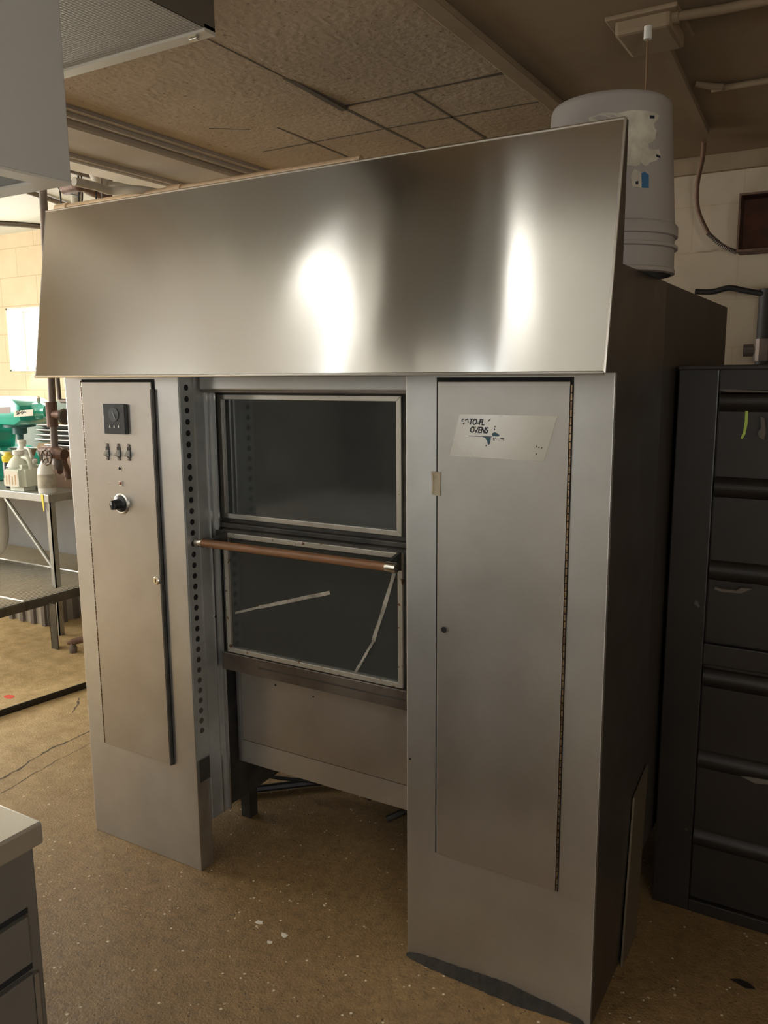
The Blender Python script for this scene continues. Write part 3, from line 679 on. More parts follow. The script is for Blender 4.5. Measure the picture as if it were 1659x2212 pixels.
obj('armoured_end', tube(newbm(), sp_, rr, 10), PIPEG, fx)
a = at('y', 2.09, 1602, 424); b = at('y', 2.09, 1596, 548)
wbx = thing('wall_box', 'open rusty metal box high on the back wall right of the bucket', 'box', (a.x,YB-.06,b.z))
bm = newbm(); frame_xz(bm, a.x, a.x+.36, b.z, a.z, .008, 2.03, 2.14); obj('box_sides', bm, IRON, wbx)
obj('back_plate', box(newbm(), (a.x,2.135,b.z), (a.x+.36,2.15,a.z)), mat('rust_red',(.17,.06,.03),.7,col2=(.09,.04,.025),scale=14), wbx)
# patch of loose plaster + hoses on the wall behind
hs = [at('y', 2.08, u, v) for u, v in ((1502,630),(1540,630),(1575,622),(1610,628),(1645,634),(1700,640))]
tag(obj('hose', tube(newbm(), smooth_path(hs), .012, 10), RUBBER, smooth=True), 'black hose running along the wall below the rusty box', 'hose')
c = at('y', 2.10, 1655, 700)
vp = obj('standpipe', tube(newbm(), [(c.x,2.10,0),(c.x,2.10,1.83)], .035, 16), mat('sooty_pipe',(.04,.034,.03),.6), smooth=True); tag(vp, 'dark vertical pipe on the wall above the black cabinet', 'pipe')
s = at('y', 2.1, 1612, 757); obj('side_stub', tube(newbm(), [(s.x-.01,2.1,s.z),(c.x,2.1,s.z)], .026, 14), PIPEG, vp)
obj('coupling', tube(newbm(), [(c.x,2.1,s.z-.045),(c.x,2.1,s.z+.045)], .043, 16), PIPEG, vp)

# ================================================================== BLACK CABINET (right)
yc = .55; cx0, cx1, czt = .50, 1.42, 1.515
cb = thing('black_cabinet', 'tall black painted metal cabinet with ribbed doors to the right of the oven', 'cabinet', ((cx0+cx1)/2,.85,0))
obj('carcass', box(newbm(), (cx0,yc+.02,0), (cx1,1.25,czt)), BLKP, cb, .004)
bm = newbm()
fx0 = .598; fx1 = 1.33
box(bm, (cx0,yc,.0), (fx0,yc+.022,czt)); box(bm, (fx1,yc,0), (cx1,yc+.022,czt)); box(bm, (fx0,yc,czt-.065), (fx1,yc+.022,czt)); box(bm, (fx0,yc,.728), (fx1,yc+.022,.785)); box(bm, (fx0,yc,0), (fx1,yc+.022,.036))
obj('face_frame', bm, BLKP, cb, .003)
obj('top_lip', box(newbm(), (cx0-.0,yc-.012,czt-.012), (cx1,yc+.02,czt)), BLKP, cb, .003)
def ribbed(x0, x1, z0, z1, ribs, name):
    prof = [(z0,.0)]
    for zc in sorted(ribs):
        for t in range(-6,7):
            prof.append((zc+t*.0045, -.016*math.cos(t/6*PI/2)**.8 if abs(t)<6 else 0))
    prof.append((z1,0)); prof = [p for p in prof if z0 <= p[0] <= z1]
    bm = newbm(); y = yc+.012
    pts = [(x0, y+dy, z) for z, dy in prof] + [(x0,yc+.03,z1),(x0,yc+.03,z0)]
    prism(bm, pts, (x1-x0,0,0)); return obj(name, bm, BLKP, cb)
ud = ribbed(fx0+.004, fx1-.004, .79, 1.446, (1.425,1.205,.985), 'upper_door')
ldr = ribbed(fx0+.004, fx1-.004, .040, .724, (.69,.455,.225), 'lower_door')
a = at('y', yc+.01, 1612, 888)
bm = newbm(); prism(bm, [at('y', yc+.009, u, v) for u, v in ((1610,887),(1616,887),(1615,915),(1610,938),(1604,948),(1600,947),(1606,930),(1609,910))], (0,.002,0)); obj('lime_sticker', bm, LIME, ud)
for poly, m_ in (([(1643,900),(1651,903),(1654,935),(1650,950),(1640,945),(1636,935),(1644,925)], CHIP), ([(1625,1272),(1600,1270),(1590,1276),(1560,1273),(1545,1268),(1543,1273),(1560,1279),(1600,1282)], CHIP), ([(1550,842),(1575,841),(1620,843),(1659,845),(1659,848),(1575,847)], CHIP)):
    obj('chipped_patch', prism(newbm(), [at('y', yc-.005, u, v) for u, v in poly], (0,.016,0)), m_, ud)
obj('chipped_patch', prism(newbm(), [at('y', yc-.0055, u, v) for u, v in ((1600,1677),(1625,1680),(1659,1686),(1659,1695),(1630,1692))], (0,.004,0)), CHIP, ldr)

# ================================================================== GRIME, FLAKES, BAR on the floor
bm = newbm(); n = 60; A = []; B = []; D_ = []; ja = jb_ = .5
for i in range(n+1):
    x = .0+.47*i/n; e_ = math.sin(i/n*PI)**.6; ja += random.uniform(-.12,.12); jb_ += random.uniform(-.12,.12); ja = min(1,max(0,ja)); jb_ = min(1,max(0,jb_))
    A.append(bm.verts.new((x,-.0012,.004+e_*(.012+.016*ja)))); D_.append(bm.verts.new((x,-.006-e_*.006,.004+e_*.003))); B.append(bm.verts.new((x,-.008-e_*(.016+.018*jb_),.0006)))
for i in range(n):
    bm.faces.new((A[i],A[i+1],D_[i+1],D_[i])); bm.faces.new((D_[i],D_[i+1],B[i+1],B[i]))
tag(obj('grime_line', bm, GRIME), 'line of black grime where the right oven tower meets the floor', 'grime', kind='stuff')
def flake(u, v, r, lab, m=WHITEF):
    c = at('z', 0, u, v); pts = []
    for k in range(12):
        a = 2*PI*k/12; rr_ = r*random.uniform(.55,1.1); pts.append((c.x+rr_*math.cos(a), c.y+rr_*.8*math.sin(a), 0))
    return tag(obj('paint_flake', prism(newbm(), pts, (0,0,.0012)), m), lab, 'paint flake', 'white paint flakes on the floor before the oven')
flake(560,1993,.012,'white paint flake on the floor, left of the other two')
flake(613,2020,.012,'white paint flake on the floor, right of the other two')
flake(582,2036,.008,'smallest paint flake, between and just below the two bigger ones')
c = at('z',0,1605,2125)
tag(obj('dark_scrap', prism(newbm(), [(c.x-.03,c.y,0),(c.x-.01,c.y+.012,0),(c.x+.015,c.y+.008,0),(c.x+.03,c.y-.006,0),(c.x+.006,c.y-.014,0)], (0,0,.0015)), BLKP), 'small dark scrap on the floor before the black cabinet', 'scrap')
c = at('z',0,20,1505)
obj('red_mark', prism(newbm(), [(c.x+.028*math.cos(k*PI/6)*(1+.2*(k%2)), c.y+.02*math.sin(k*PI/6), 0) for k in range(12)], (0,0,.0008)), REDP, fl)
a, b = at('z', .012, -80, 1571), at('z', .012, 183, 1484); d = (b-a)
tag(obj('floor_bar', prism(newbm(), [(a+d*0)+Vector((-.01,.022,-.012)), a+Vector((-.01,-.022,-.012)), a+Vector((-.01,-.022,.018)), a+Vector((-.01,.022,.018))], d*1.25), BLACK), 'long black metal bar lying on the floor left of the oven', 'bar')

# ================================================================== HANGING GREY HOOD and LIGHT BOX (upper left)
hx, hy, hz0 = -.174, -.765, 1.80
hg = thing('exhaust_hood', 'grey metal exhaust hood hanging from the ceiling at the upper left', 'hood', (-.4,-.97,hz0))
t_ = .012
bm = newbm(); box(bm, (hx-t_,hy-.30,hz0), (hx,hy,ZC)); obj('end_panel', bm, GREYM, hg, .002)
obj('back_panel', box(newbm(), (hx-.30,hy-t_,hz0), (hx-t_,hy,ZC)), GREYM, hg)
obj('end_panel', box(newbm(), (hx-.30-t_,hy-.30,hz0), (hx-.30,hy,ZC)), GREYM, hg)
bm = newbm(); box(bm, (hx-.04,hy-.30,hz0-.004), (hx,hy,hz0)); box(bm, (hx-.30,hy-.04,hz0-.004), (hx-.04,hy,hz0)); obj('bottom_lip', bm, LITET, hg)
obj('filter_plate', box(newbm(), (hx-.30,hy-.29,hz0+.12), (hx-.02,hy-.02,hz0+.13)), COUNTF, hg)
lb = thing('ceiling_light', 'unlit boxy ceiling light with a ribbed diffuser behind the grey hood', 'light fixture', (-.9,-.5,2.29))
lx = -.460; zl = 2.29; hx = -1.35
bm = newbm(); box(bm, (hx+.004,-1.05,zl+.002), (lx,-.089,ZC)); obj('housing', bm, mat('dark_housing',(.13,.115,.09),.5,.2), lb)
obj('diffuser', box(newbm(), (hx+.03,-1.03,zl), (lx-.002,-.125,zl+.001)), DIFF, lb)
bm = newbm(); box(bm, (hx+.004,-.125,zl-.006), (lx,-.089,zl+.01)); box(bm, (hx+.004,-1.05,zl-.004), (hx+.03,-.125,zl+.01)); obj('frame_trim', bm, LITET, lb)
c = at('z', zl-.006, 419, 79); obj('latch', box(newbm(), (c.x-.012,c.y-.006,zl-.014), (c.x+.012,c.y+.006,zl-.005)), NICKEL, lb, .002)

# ================================================================== PIPES ABOVE AND LEFT OF THE OVEN
yp = .95
A = at('y', yp, 94, 404); A1 = at('y', yp, 97, 500); B1 = at('y', yp, 113, 877); V = at('y', yp, 118, 965)
vp = thing('gas_pipe', 'rusty vertical gas pipe with tee and valve left of the oven', 'pipe', (V.x,yp,V.z))
obj('riser', tube(newbm(), [(A.x,yp,ZU),(A1.x,yp,A1.z),(B1.x,yp,B1.z),(V.x,yp,V.z)], .018, 16), PIPEG, vp, smooth=True)
T = at('y', yp, 112, 895)
tee = obj('tee', tube(newbm(), [(T.x,yp,T.z+.06),(T.x,yp,T.z-.06)], .027, 16), IRON, vp)
obj('tee_branch', tube(newbm(), [(T.x,yp,T.z),(T.x+.075,yp,T.z)], .021, 14), IRON, tee)
obj('tee_wheel', lathe(newbm(), [(.034,T.x+.085),(.040,T.x+.092),(.034,T.x+.10),(.012,T.x+.10)], 12, (0,yp,T.z-.01), 'x'), PIPEG, tee)
vv = obj('valve_body', tube(newbm(), [(V.x-.11,yp,V.z-.02),(V.x-.07,yp,V.z-.025),(V.x,yp,V.z-.03),(V.x+.07,yp,V.z-.035)], [.016,.026,.036,.026], 16), IRON, vp)
hwz = at('y', yp, 123, 985)
bm = newbm(); R_ = .034
pts = [(hwz.x+R_*math.cos(t)*(1+.12*(k%2)), yp-.06, hwz.z+R_*math.sin(t)*(1+.12*(k%2))) for k, t in enumerate([2*PI*i/20 for i in range(21)])]
tube(bm, pts, .006, 6, cap=False)
for k in range(5):
    t = 2*PI*k/5; tube(bm, [(hwz.x,yp-.06,hwz.z),(hwz.x+R_*math.cos(t),yp-.06,hwz.z+R_*math.sin(t))], .004, 6)
tube(bm, [(hwz.x,yp-.065,hwz.z),(hwz.x,yp,hwz.z)], .007, 8); obj('hand_wheel', bm, PIPEG, vv)
obj('outlet', tube(newbm(), [(V.x+.012,yp,V.z-.03),(V.x+.014,yp,V.z-.085),(V.x+.014,yp,V.z-.115)], [.020,.026,.022], 14), PIPEG, vv)
obj('cap', tube(newbm(), [(V.x,yp,V.z-.11),(V.x+.03,yp,V.z-.115)], .02, 10), IRON, vv)
# small pipe beside it
a = at('y', 1.05, 130, 418); b = at('y', 1.05, 124, 813); c = at('y', 1.05, 131, 862); d = at('y', 1.05, 141, 868)
pts = [(b.x+.0,1.05,ZU), (b.x,1.05,b.z), (c.x-.01,1.05,c.z), (c.x+.005,1.05,d.z+.004), (d.x+.25,1.05,d.z)]
tag(obj('thin_pipe', tube(newbm(), pts, .011, 12), PIPEG, smooth=True), 'thin dark pipe right of the gas pipe, bending toward the oven', 'pipe')
c = at('y', 1.15, 143, 1015)
dc = obj('drain_cock', tube(newbm(), [(c.x-.012,1.15,c.z+.055),(c.x,1.15,c.z+.03),(c.x+.004,1.15,c.z),(c.x+.01,1.15,c.z-.05)], [.016,.010,.018,.014], 12), IRON, vp)
obj('cock_inlet', tube(newbm(), [(c.x,1.15,c.z),(V.x+.03,yp,V.z-.03)], .010, 10), IRON, dc)
# tan pipe behind the canopy
p0, p1 = at('y', 1.05, 128, 453), at('y', 1.05, 372, 415)
tp = obj('tan_pipe', tube(newbm(), [(p0.x,1.05,p0.z),(p0.x+1.7,1.05,p0.z)], .020, 16), COPPER, smooth=True)
tag(tp, 'tan painted pipe lying level just behind the canopy top', 'pipe')
obj('elbow', tube(newbm(), [(p0.x-.01,1.05,p0.z),(p0.x+.07,1.05,p0.z)], .025, 16), COPPER, tp); obj('coupling', tube(newbm(), [(p0.x+.72,1.05,p0.z),(p0.x+.80,1.05,p0.z)], .025, 16), COPPER, tp)
obj('hanger', tube(newbm(), [(p0.x+.3,1.05,p0.z),(p0.x+.3,1.05,ZU)], .005, 8), PIPEG, tp)
# pipes in the ceiling gap
def zpath(pp, z): return [tuple(at('z', z, u, v)) for u, v in pp]
def pipe(name, pts, r, m, lab): return tag(obj(name, tube(newbm(), smooth_path(pts, 6), r, 14), m, smooth=True), lab, 'pipe')
pipe('insulated_pipe', [tuple(at('z',2.50,185,335)), tuple(at('z',2.44,200,352)), tuple(at('z',2.42,208,380)), tuple(at('z',2.40,232,402)), tuple(at('z',2.38,262,408)), tuple(at('z',2.38,330,425))], .028, INSUL, 'pale insulated pipe with an elbow in the ceiling gap')
pipe('crossing_pipe', zpath([(160,392),(205,402),(240,412),(300,410),(380,425)], 2.30), .018, INSUL, 'pale pipe crossing the ceiling gap toward the right')
pipe('upper_pipe', zpath([(120,352),(160,364),(200,374),(235,386)], 2.465), .026, PIPEG, 'grey brown pipe nearest the hood in the ceiling gap')
pipe('rising_pipe', [tuple(at('y',1.5,166,445)), tuple(at('y',1.5,165,415)), (at('y',1.5,165,415).x,1.5,ZU)], .030, INSUL, 'short pale vertical pipe below the ceiling gap')
pipe('ceiling_conduit', zpath([(-60,478),(0,483),(50,486),(92,490)], 2.484), .016, PIPEG, 'grey conduit crossing the bright upper ceiling at far left')
pipe('sloping_conduit', zpath([(52,412),(100,428),(150,446),(190,460)], 2.482), .014, PIPEG, 'dark conduit sloping behind the vertical pipes under the upper ceiling')
pipe('brown_pipe', zpath([(140,408),(175,400),(200,412),(235,420)], 2.42), .030, IRON, 'brown rusty pipe among the wires in the ceiling gap')
def wire(pp, y, lab, r=.004):
    P_ = [tuple(at('y',y,u,v)) for u,v in pp]; P_ = [(P_[0][0],y,ZU)]+P_+[(P_[-1][0],y,ZU)]
    tag(obj('loose_wire', tube(newbm(), smooth_path(P_), r, 6), RUBBER), lab, 'wire', 'loose wires in the ceiling gap')
wire([(138,395),(142,415),(158,420),(172,420)], 1.3, 'loose black wire drooping at the left of the ceiling gap')
wire([(178,415),(177,440),(174,452),(171,440),(170,402)], 1.3, 'loose black wire hanging down in front of the tan pipe')
wire([(208,405),(208,440),(214,438),(219,425),(216,405)], 1.3, 'loose black wire beside the middle of the tan pipe')
wire([(262,392),(275,388),(283,398),(284,406)], 1.3, 'loose black wire curling above the crossing pipe')
wire([(98,408),(115,402),(128,408),(132,440)], 1.3, 'loose black wire arching between the two vertical pipes')

# ================================================================== WORK TABLE (left) and what stands on it
tx1, ty0, tz = -3.045, 1.30, .835
tb = thing('work_table', 'galvanised steel work table against the grey wall at far left', 'table', (-4.4,1.7,0))
obj('table_top', box(newbm(), (-5.6,ty0,tz-.045), (tx1,2.12,tz)), GALV, tb, .003)
def leg(x, y):
    bm = newbm(); box(bm, (x-.035,y,0), (x,y+.006,tz-.04)); box(bm, (x-.006,y,0), (x,y+.035,tz-.04)); obj('leg', bm, GALV, tb)
leg(tx1-.005, ty0+.01); leg(tx1-.005, 2.085); leg(-5.5, ty0+.01); leg(-5.5, 2.085)
obj('brace', tube(newbm(), [(tx1-.42,ty0+.02,tz-.05),(tx1-.02,ty0+.02,tz-.44)], .012, 8), GALV, tb)
a = at('y', ty0-.004, 87, 1068); obj('yellow_tag', prism(newbm(), [(a.x,ty0-.002,a.z),(a.x+.022,ty0-.002,a.z),(a.x+.024,ty0-.002,a.z-.09),(a.x+.016,ty0-.002,a.z-.10)], (0,-.001,0)), YEL, tb)
# mixer
ym = 1.72
mx_ = thing('stand_mixer', 'teal green bakery stand mixer on the far left of the work table', 'mixer', (-4.1,ym,tz))
def mp_(u, v): return at('y', ym, u, v)
h = mp_(0,915); ht = mp_(40,857); hr = mp_(80,880)
bm = newbm(); 
prof = [(0,h.z+.0),(.86,h.z+.0),(.93,h.z+.03),(.93,h.z+.13),(.86,ht.z-.01),(.78,ht.z),(0,ht.z)]
x_l = hr.x-.93
prism(bm, [(x_l+a_, ym-.13, b_) for a_, b_ in prof], (0,.26,0)); obj('motor_head', bm, GREEN, mx_, .03, True)
obj('attachment_hub', lathe(newbm(), [(.052,hr.x-.02),(.052,hr.x+.06),(.045,hr.x+.075),(.045,hr.x+.115),(.001,hr.x+.12)], 24, (0,ym,mp_(95,888).z), 'x'), GREEN, mx_, smooth=True)
obj('hub_knob', lathe(newbm(), [(.008,0),(.014,.03),(.003,.045)], 12, (hr.x+.02,ym,mp_(95,888).z+.05), 'z'), NICKEL, mx_)
a = mp_(42,920); obj('planetary_head', lathe(newbm(), [(.10,h.z+.0),(.10,a.z-.005),(.045,a.z-.012),(.045,a.z-.05),(.02,a.z-.055),(.017,mp_(42,958).z)], 28, (a.x,ym,0), 'z'), GREEND, mx_, smooth=True)
obj('column', prism(newbm(), [(a.x-.26,ym-.12,tz),(a.x-.20,ym-.12,h.z-.05),(a.x-.12,ym-.12,h.z+.02),(a.x-.7,ym-.12,h.z+.02),(a.x-.7,ym-.12,tz)], (0,.24,0)), GREEN, mx_, .02, True)
g = mp_(10,990); obj('base', prism(newbm(), [(a.x-.7,ym-.2,tz),(a.x-.03,ym-.2,tz),(a.x-.06,ym-.2,tz+.09),(a.x-.15,ym-.2,tz+.20),(a.x-.7,ym-.2,tz+.22)], (0,.4,0)), GREEN, mx_, .02, True)
s0_, s1_ = mp_(30,882), mp_(72,903)
st = obj('paper_sticker', prism(newbm(), [(at('y',ym-.131,31,888)),(at('y',ym-.131,72,884)),(at('y',ym-.131,72,898)),(at('y',ym-.131,30,901))], (0,-.001,0)), STICK, mx_)
q = [at('y', ym-.133, u, v) for u,v in ((38,895),(36,889),(42,886),(40,893),(36,896),(44,892),(48,887),(47,895),(52,888),(56,890),(50,892))]
obj('handwriting', tube(newbm(), q, .0022, 6), INK, st)
obj('maker_plate', prism(newbm(), [(at('y',ym-.131,-10,880)),(at('y',ym-.131,22,879)),(at('y',ym-.131,22,892)),(at('y',ym-.131,-10,894))], (0,-.001,0)), mat('brown_plate',(.20,.14,.11),.5), mx_)
# steel bowl with a red handled tool
c = at('y', 1.70, 36, 985); cb_ = (c.x, 1.70)
tag(obj('mixing_bowl', lathe(newbm(), [(.03,tz+.09),(.07,tz+.10),(.11,tz+.15),(.125,tz+.195),(.13,tz+.197),(.122,tz+.190),(.10,tz+.15),(.001,tz+.11)], 32, (cb_[0],cb_[1],0), 'z', cap=False), STEELB, smooth=True), 'shiny steel bowl raised behind the white jugs', 'bowl')
obj('bowl_cradle', lathe(newbm(), [(.06,tz),(.06,tz+.02),(.035,tz+.03),(.03,tz+.092)], 24, (cb_[0],cb_[1],0), 'z'), GREEN, mx_)
a, b = at('y',1.60,-20,968), at('y',1.64,32,988)
tag(obj('spatula', tube(newbm(), [tuple(a), tuple(b)], .008, 8), RED), 'red handled spatula lying across the steel bowl', 'spatula')
# bottles and jugs
def jug(u, v, w, h_, y, m, lab, hollow=True, name='plastic_jug'):
    c = at('y', y, u, v); x = c.x; z = tz
    t = thing(name, lab, 'jug', (x,y,z))
    bm = newbm(); box(bm, (x-w/2,y-w*.38,z), (x+w/2,y+w*.38,z+h_*.66)); bmesh.ops.bevel(bm, geom=bm.edges[:], offset=w*.16, segments=3, affect='EDGES')
    obj('body', bm, m, t, 0, True)
    obj('neck', lathe(newbm(), [(w*.40,z+h_*.60),(w*.28,z+h_*.76),(w*.15,z+h_*.86),(w*.15,z+h_*.92)], 20, (x-w*.1,y,0), 'z'), m, t, smooth=True)
    obj('cap', lathe(newbm(), [(w*.18,z+h_*.90),(w*.18,z+h_),(w*.05,z+h_+.002)], 20, (x-w*.1,y,0), 'z'), PLASTW, t)
    obj('grip', tube(newbm(), smooth_path([(x+w*.05,y,z+h_*.82),(x+w*.35,y,z+h_*.80),(x+w*.46,y,z+h_*.62),(x+w*.42,y,z+h_*.45)]), w*.07, 8), m, t, smooth=True)
    lb_ = obj('printed_label', box(newbm(), (x-w*.38,y-w*.385,z+h_*.12), (x+w*.30,y-w*.38,z+h_*.50)), STICK, t)
    for k in range(4): obj('text_line', box(newbm(), (x-w*.30+k*w*.15,y-w*.388,z+h_*.17), (x-w*.25+k*w*.15,y-w*.384,z+h_*(.38+.03*(k%2)))), mat('faded_print',(.45,.30,.16),.8), lb_)
    return t
jug(50,1055,.18,.235,1.37,PLASTT,'wide cloudy jug in front, second from the left of the bottles')
jug(57,1040,.14,.28,1.52,PLASTW,'tall white jug standing behind the wide cloudy jug')
j3 = jug(82,1058,.08,.17,1.47,PLASTT,'small jug with green liquid between wide jug and spray bottle')
def bottle(u, y, prof, m, lab, capm=None, cap=None, lbl=None, name='spray_bottle'):
    c = at('y', y, u, 1050); t = thing(name, lab, 'bottle', (c.x,y,tz))
    obj('body', lathe(newbm(), [(r, tz+z) for r, z in prof], 28, (c.x,y,0), 'z'), m, t, smooth=True)
    if cap: obj('cap', lathe(newbm(), [(r, tz+z) for r, z in cap], 24, (c.x,y,0), 'z'), capm, t, smooth=True)
    if lbl: obj('label_band', lathe(newbm(), [(lbl[0],tz+lbl[1]),(lbl[0],tz+lbl[2])], 28, (c.x,y,0), 'z', cap=False), lbl[3], t, smooth=True)
    return t
bottle(102,1.36,[(.048,0),(.050,.01),(.050,.12),(.044,.145),(.020,.19),(.018,.205)],PLASTW,'white trigger style bottle without its sprayer, nearest the table corner',PLASTW,[(.022,.20),(.022,.235),(.012,.24)],(.0508,.03,.11,PAPER))
bottle(22,1.40,[(.032,0),(.032,.15),(.022,.165)],BLACK,'dark bottle with a yellow cap left of the jugs',YEL,[(.030,.155),(.034,.165),(.034,.19),(.022,.195),(.018,.215)],(.0326,.02,.06,PAPER),'capped_bottle')
# boxes and pans
a = at('y', 1.75, 118, 960); b = at('y', 1.75, 175, 1050)
bxx = at('y',1.80,66,960); byy = at('y',1.80,102,960)
cd1 = thing('cardboard_box', 'tan cardboard box behind the jugs on the work table', 'box', (bxx.x+.12,1.85,tz))
obj('carton', box(newbm(), (bxx.x,1.86,tz), (byy.x,2.05,bxx.z)), CARD, cd1)
obj('open_flap', prism(newbm(), [(bxx.x,1.86,bxx.z),(byy.x,1.86,bxx.z),(byy.x,1.83,bxx.z-.04),(bxx.x,1.83,bxx.z-.04)], (0,0,.004)), CARD, cd1)
cz = at('y',1.55,130,972).z
cx_a = at('y',1.55,104,985).x; cd2 = tag(obj('cardboard_box', box(newbm(), (cx_a,1.55,tz), (tx1-.01,1.98,cz)), CARDP), 'pinkish brown cardboard box under the stacked pans', 'box')
for k in range(5):
    z = cz + .006 + k*.029; dx = random.uniform(-.02,.02); dy = random.uniform(-.02,.02)
    x0_, x1_ = cx_a-.12+dx, tx1+.02+dx
    if k == 0: x0_ = cx_a-.02
    bm = newbm(); box(bm, (x0_+.03,1.60+dy,z), (x1_-.03,1.92+dy,z+.003))
    prism(bm, [(x0_+.03,1.60+dy,z),(x1_-.03,1.60+dy,z),(x1_,1.57+dy,z+.02),(x0_,1.57+dy,z+.02)], (0,.002,.001))
    prism(bm, [(x0_+.03,1.60+dy,z),(x0_+.03,1.92+dy,z),(x0_,1.95+dy,z+.02),(x0_,1.57+dy,z+.02)], (.002,0,.001))
    prism(bm, [(x1_-.03,1.60+dy,z),(x1_-.03,1.92+dy,z),(x1_,1.95+dy,z+.02),(x1_,1.57+dy,z+.02)], (-.002,0,.001))
    tube(bm, [(x0_,1.57+dy,z+.021),(x1_,1.57+dy,z+.021),(x1_,1.95+dy,z+.021),(x0_,1.95+dy,z+.021),(x0_,1.57+dy,z+.021)], .005, 6)
    tag(obj('sheet_pan', bm, ALU), ['lowest','second lowest','middle','second from top','topmost'][k]+' sheet pan in the stack on the pinkish box', 'pan', 'aluminium sheet pans stacked on the box')
# duct elbow at the far left
d0, d1 = at('y', 1.45, -8, 1080), at('y', 1.45, -2, 1180)
tag(obj('duct_elbow', tube(newbm(), smooth_path([(d0.x,1.45,tz-.05),(d0.x+.01,1.45,d0.z-.15),(d1.x-.0,1.45,d1.z+.03),(d1.x-.08,1.45,d1.z-.03),(d1.x-.3,1.45,d1.z-.05)]), .055, 18), INSUL, smooth=True), 'pale curved duct under the left end of the work table', 'duct')
# ribbed crate, open at the top
rc = thing('ribbed_crate', 'low ribbed grey crate on the floor under the wire rack', 'crate', (-3.9,1.7,0))
cx1_, cy0 = -3.25, 1.385; ch = .235
obj('crate_body', box(newbm(), (-5.2,cy0+.02,.0), (cx1_-.02,1.66,ch)), RIBW, rc)
for k in range(18): obj('rib', box(newbm(), (cx1_-.03-k*.105-.03,cy0,.0), (cx1_-.03-k*.105,cy0+.025,ch)), RIBD, rc)
for k in range(3): obj('rib', box(newbm(), (cx1_-.025,cy0+.02+k*.09,.0), (cx1_,cy0+.05+k*.09,ch)), RIBD, rc)
obj('crate_shade', box(newbm(), (-5.19,cy0+.025,ch), (cx1_-.025,1.655,ch+.004)), RIBD, rc)  # dark sheet added for the shaded inside of the open crate
pf = thing('low_platform', 'low platform with a pale board top against the wall behind the ribbed crate', 'platform', (-3.9,1.9,0))
obj('board_top', box(newbm(), (-5.4,1.70,.235), (-2.5,2.07,.255)), BOARD, pf)
obj('platform_base', box(newbm(), (-5.38,1.72,0), (-2.52,2.06,.235)), RIBD, pf)
# low wire rack
rz = .29
rk = thing('wire_rack', 'low wire grid rack on a dark angle iron frame left of the oven', 'rack', (-3.5,1.1,0))
e0, e1 = at('z', rz, 0, 1310), at('z', rz, 167, 1270)
f1 = at('z', rz, 0, 1205)
xr_ = -2.985+.0; yb_ = 1.62; xr2 = -2.93
# far edge runs (f1) -> right corner; near edge runs e0 -> right corner
rx1 = e1.x; y_n = e0.y-.35; xl_ = rx1-1.4
bm = newbm(); box(bm, (rx1-.035,y_n,rz-.05), (rx1,yb_,rz-.004)); box(bm, (xl_,yb_-.02,rz-.03), (rx1,yb_,rz-.004)); box(bm, (xl_,y_n,rz-.05), (xl_+.03,yb_,rz-.004)); obj('angle_frame', bm, WIRED, rk)
n_w = 50; bm = newbm()
for k in range(n_w):
    x = rx1-.012-k*.026
    tube(bm, [(x,y_n,rz),(x,yb_,rz)], .004, 5)
obj('grid_wires', bm, CHROME, rk, kind='stuff')
for y in (yb_, 1.02, y_n+.02): obj('cross_wire', tube(newbm(), [(xl_,y,rz+.006),(rx1,y,rz+.006)], .0055, 8), CHROME, rk)
lf = at('z', 0, 121, 1402)
def rleg(x, y): 
    bm = newbm(); box(bm, (x-.03,y-.004,0), (x+.025,y,rz-.03)); box(bm, (x-.03,y-.004,0), (x-.026,y+.04,rz-.03)); obj('leg', bm, WIRED, rk)
rleg(lf.x, lf.y); rleg(xl_+.05, lf.y); rleg(xl_+.05, y_n+.05); rleg(rx1-.05, y_n+.05)
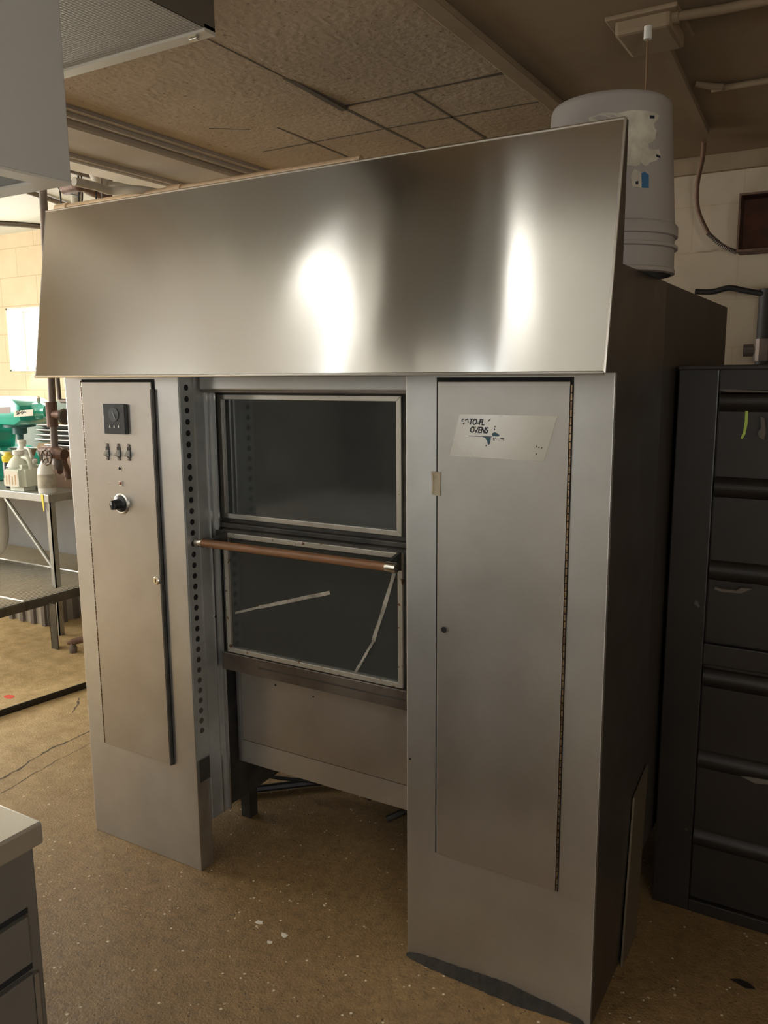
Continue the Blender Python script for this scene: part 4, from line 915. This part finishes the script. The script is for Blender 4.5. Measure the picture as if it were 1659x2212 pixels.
# floor drain valve at the oven's left edge
c = at('z', .03, 158, 1398)
dv = thing('drain_valve', 'dark drain valve near the floor beside the left oven tower', 'valve', (c.x,c.y,0))
obj('valve_foot', lathe(newbm(), [(.020,.0),(.022,.03),(.016,.04),(.014,.055)], 16, (c.x,c.y,0), 'z'), PIPEG, dv, smooth=True)
obj('valve_pipe', tube(newbm(), [(c.x-.03,c.y-.01,.050),(c.x,c.y,.060),(c.x+.25,c.y+.16,.13)], [.008,.018,.014], 12), IRON, dv)

# ================================================================== STEEL COUNTER (lower left)
kz = .85
K = at('z', kz, 91, 1774)
kt = thing('steel_counter', 'stainless steel counter unit with recessed doors at the lower left corner', 'counter', (K.x-.5,K.y-.5,0))
obj('counter_top', box(newbm(), (K.x-1.6,K.y-.8,kz-.035), (K.x,K.y,kz)), COUNT, kt, .004)
fx_ = K.x-.012
obj('cabinet_body', box(newbm(), (K.x-1.59,K.y-.79,.0), (fx_,K.y-.010,kz-.03)), COUNTF, kt, .003)
q0 = at('x', fx_, 52, 1975); q1 = at('x', fx_, 58, 2100)
yy = q0.y
obj('drawer_front', box(newbm(), (fx_-.005,yy-.45,q0.z-.075), (fx_+.010,yy,q0.z)), COUNTF, kt, .002)
dr = obj('door', box(newbm(), (fx_-.005,yy-.45,.08), (fx_+.010,yy,q0.z-.095)), COUNTF, kt, .002)
for z in (q0.z-.088, q0.z+.004): obj('shadow_gap', box(newbm(), (fx_-.002,yy-.46,z-.005), (fx_+.001,yy+.006,z+.004)), BLACKH, kt)
obj('hinge', box(newbm(), (fx_-.002,yy+.002,q0.z-.20), (fx_+.008,yy+.010,q0.z-.10)), ALU, kt)

# tall dark cabinet behind the camera, seen as the dark shape mirrored in the oven glass
tc_ = thing('tall_cabinet', 'dark tall cabinet standing behind the photographer, mirrored in the upper oven glass', 'cabinet', (-2.65,-3.1,0))
obj('carcass', box(newbm(), (-3.15,-3.3,.05), (-2.2,-2.7,1.55)), BLKP, tc_, .005)
obj('plinth', box(newbm(), (-3.12,-3.28,0), (-2.23,-2.74,.05)), BLACK, tc_)
for x in (-3.14,-2.67):
    d_ = obj('door', box(newbm(), (x,-2.7,.08), (x+.46,-2.68,1.52)), DKSTEEL, tc_, .003)
    obj('handle', box(newbm(), (x+(.40 if x < -3 else .03),-2.68,.75), (x+(.43 if x < -3 else .06),-2.64,.95)), ALU, d_, .003)
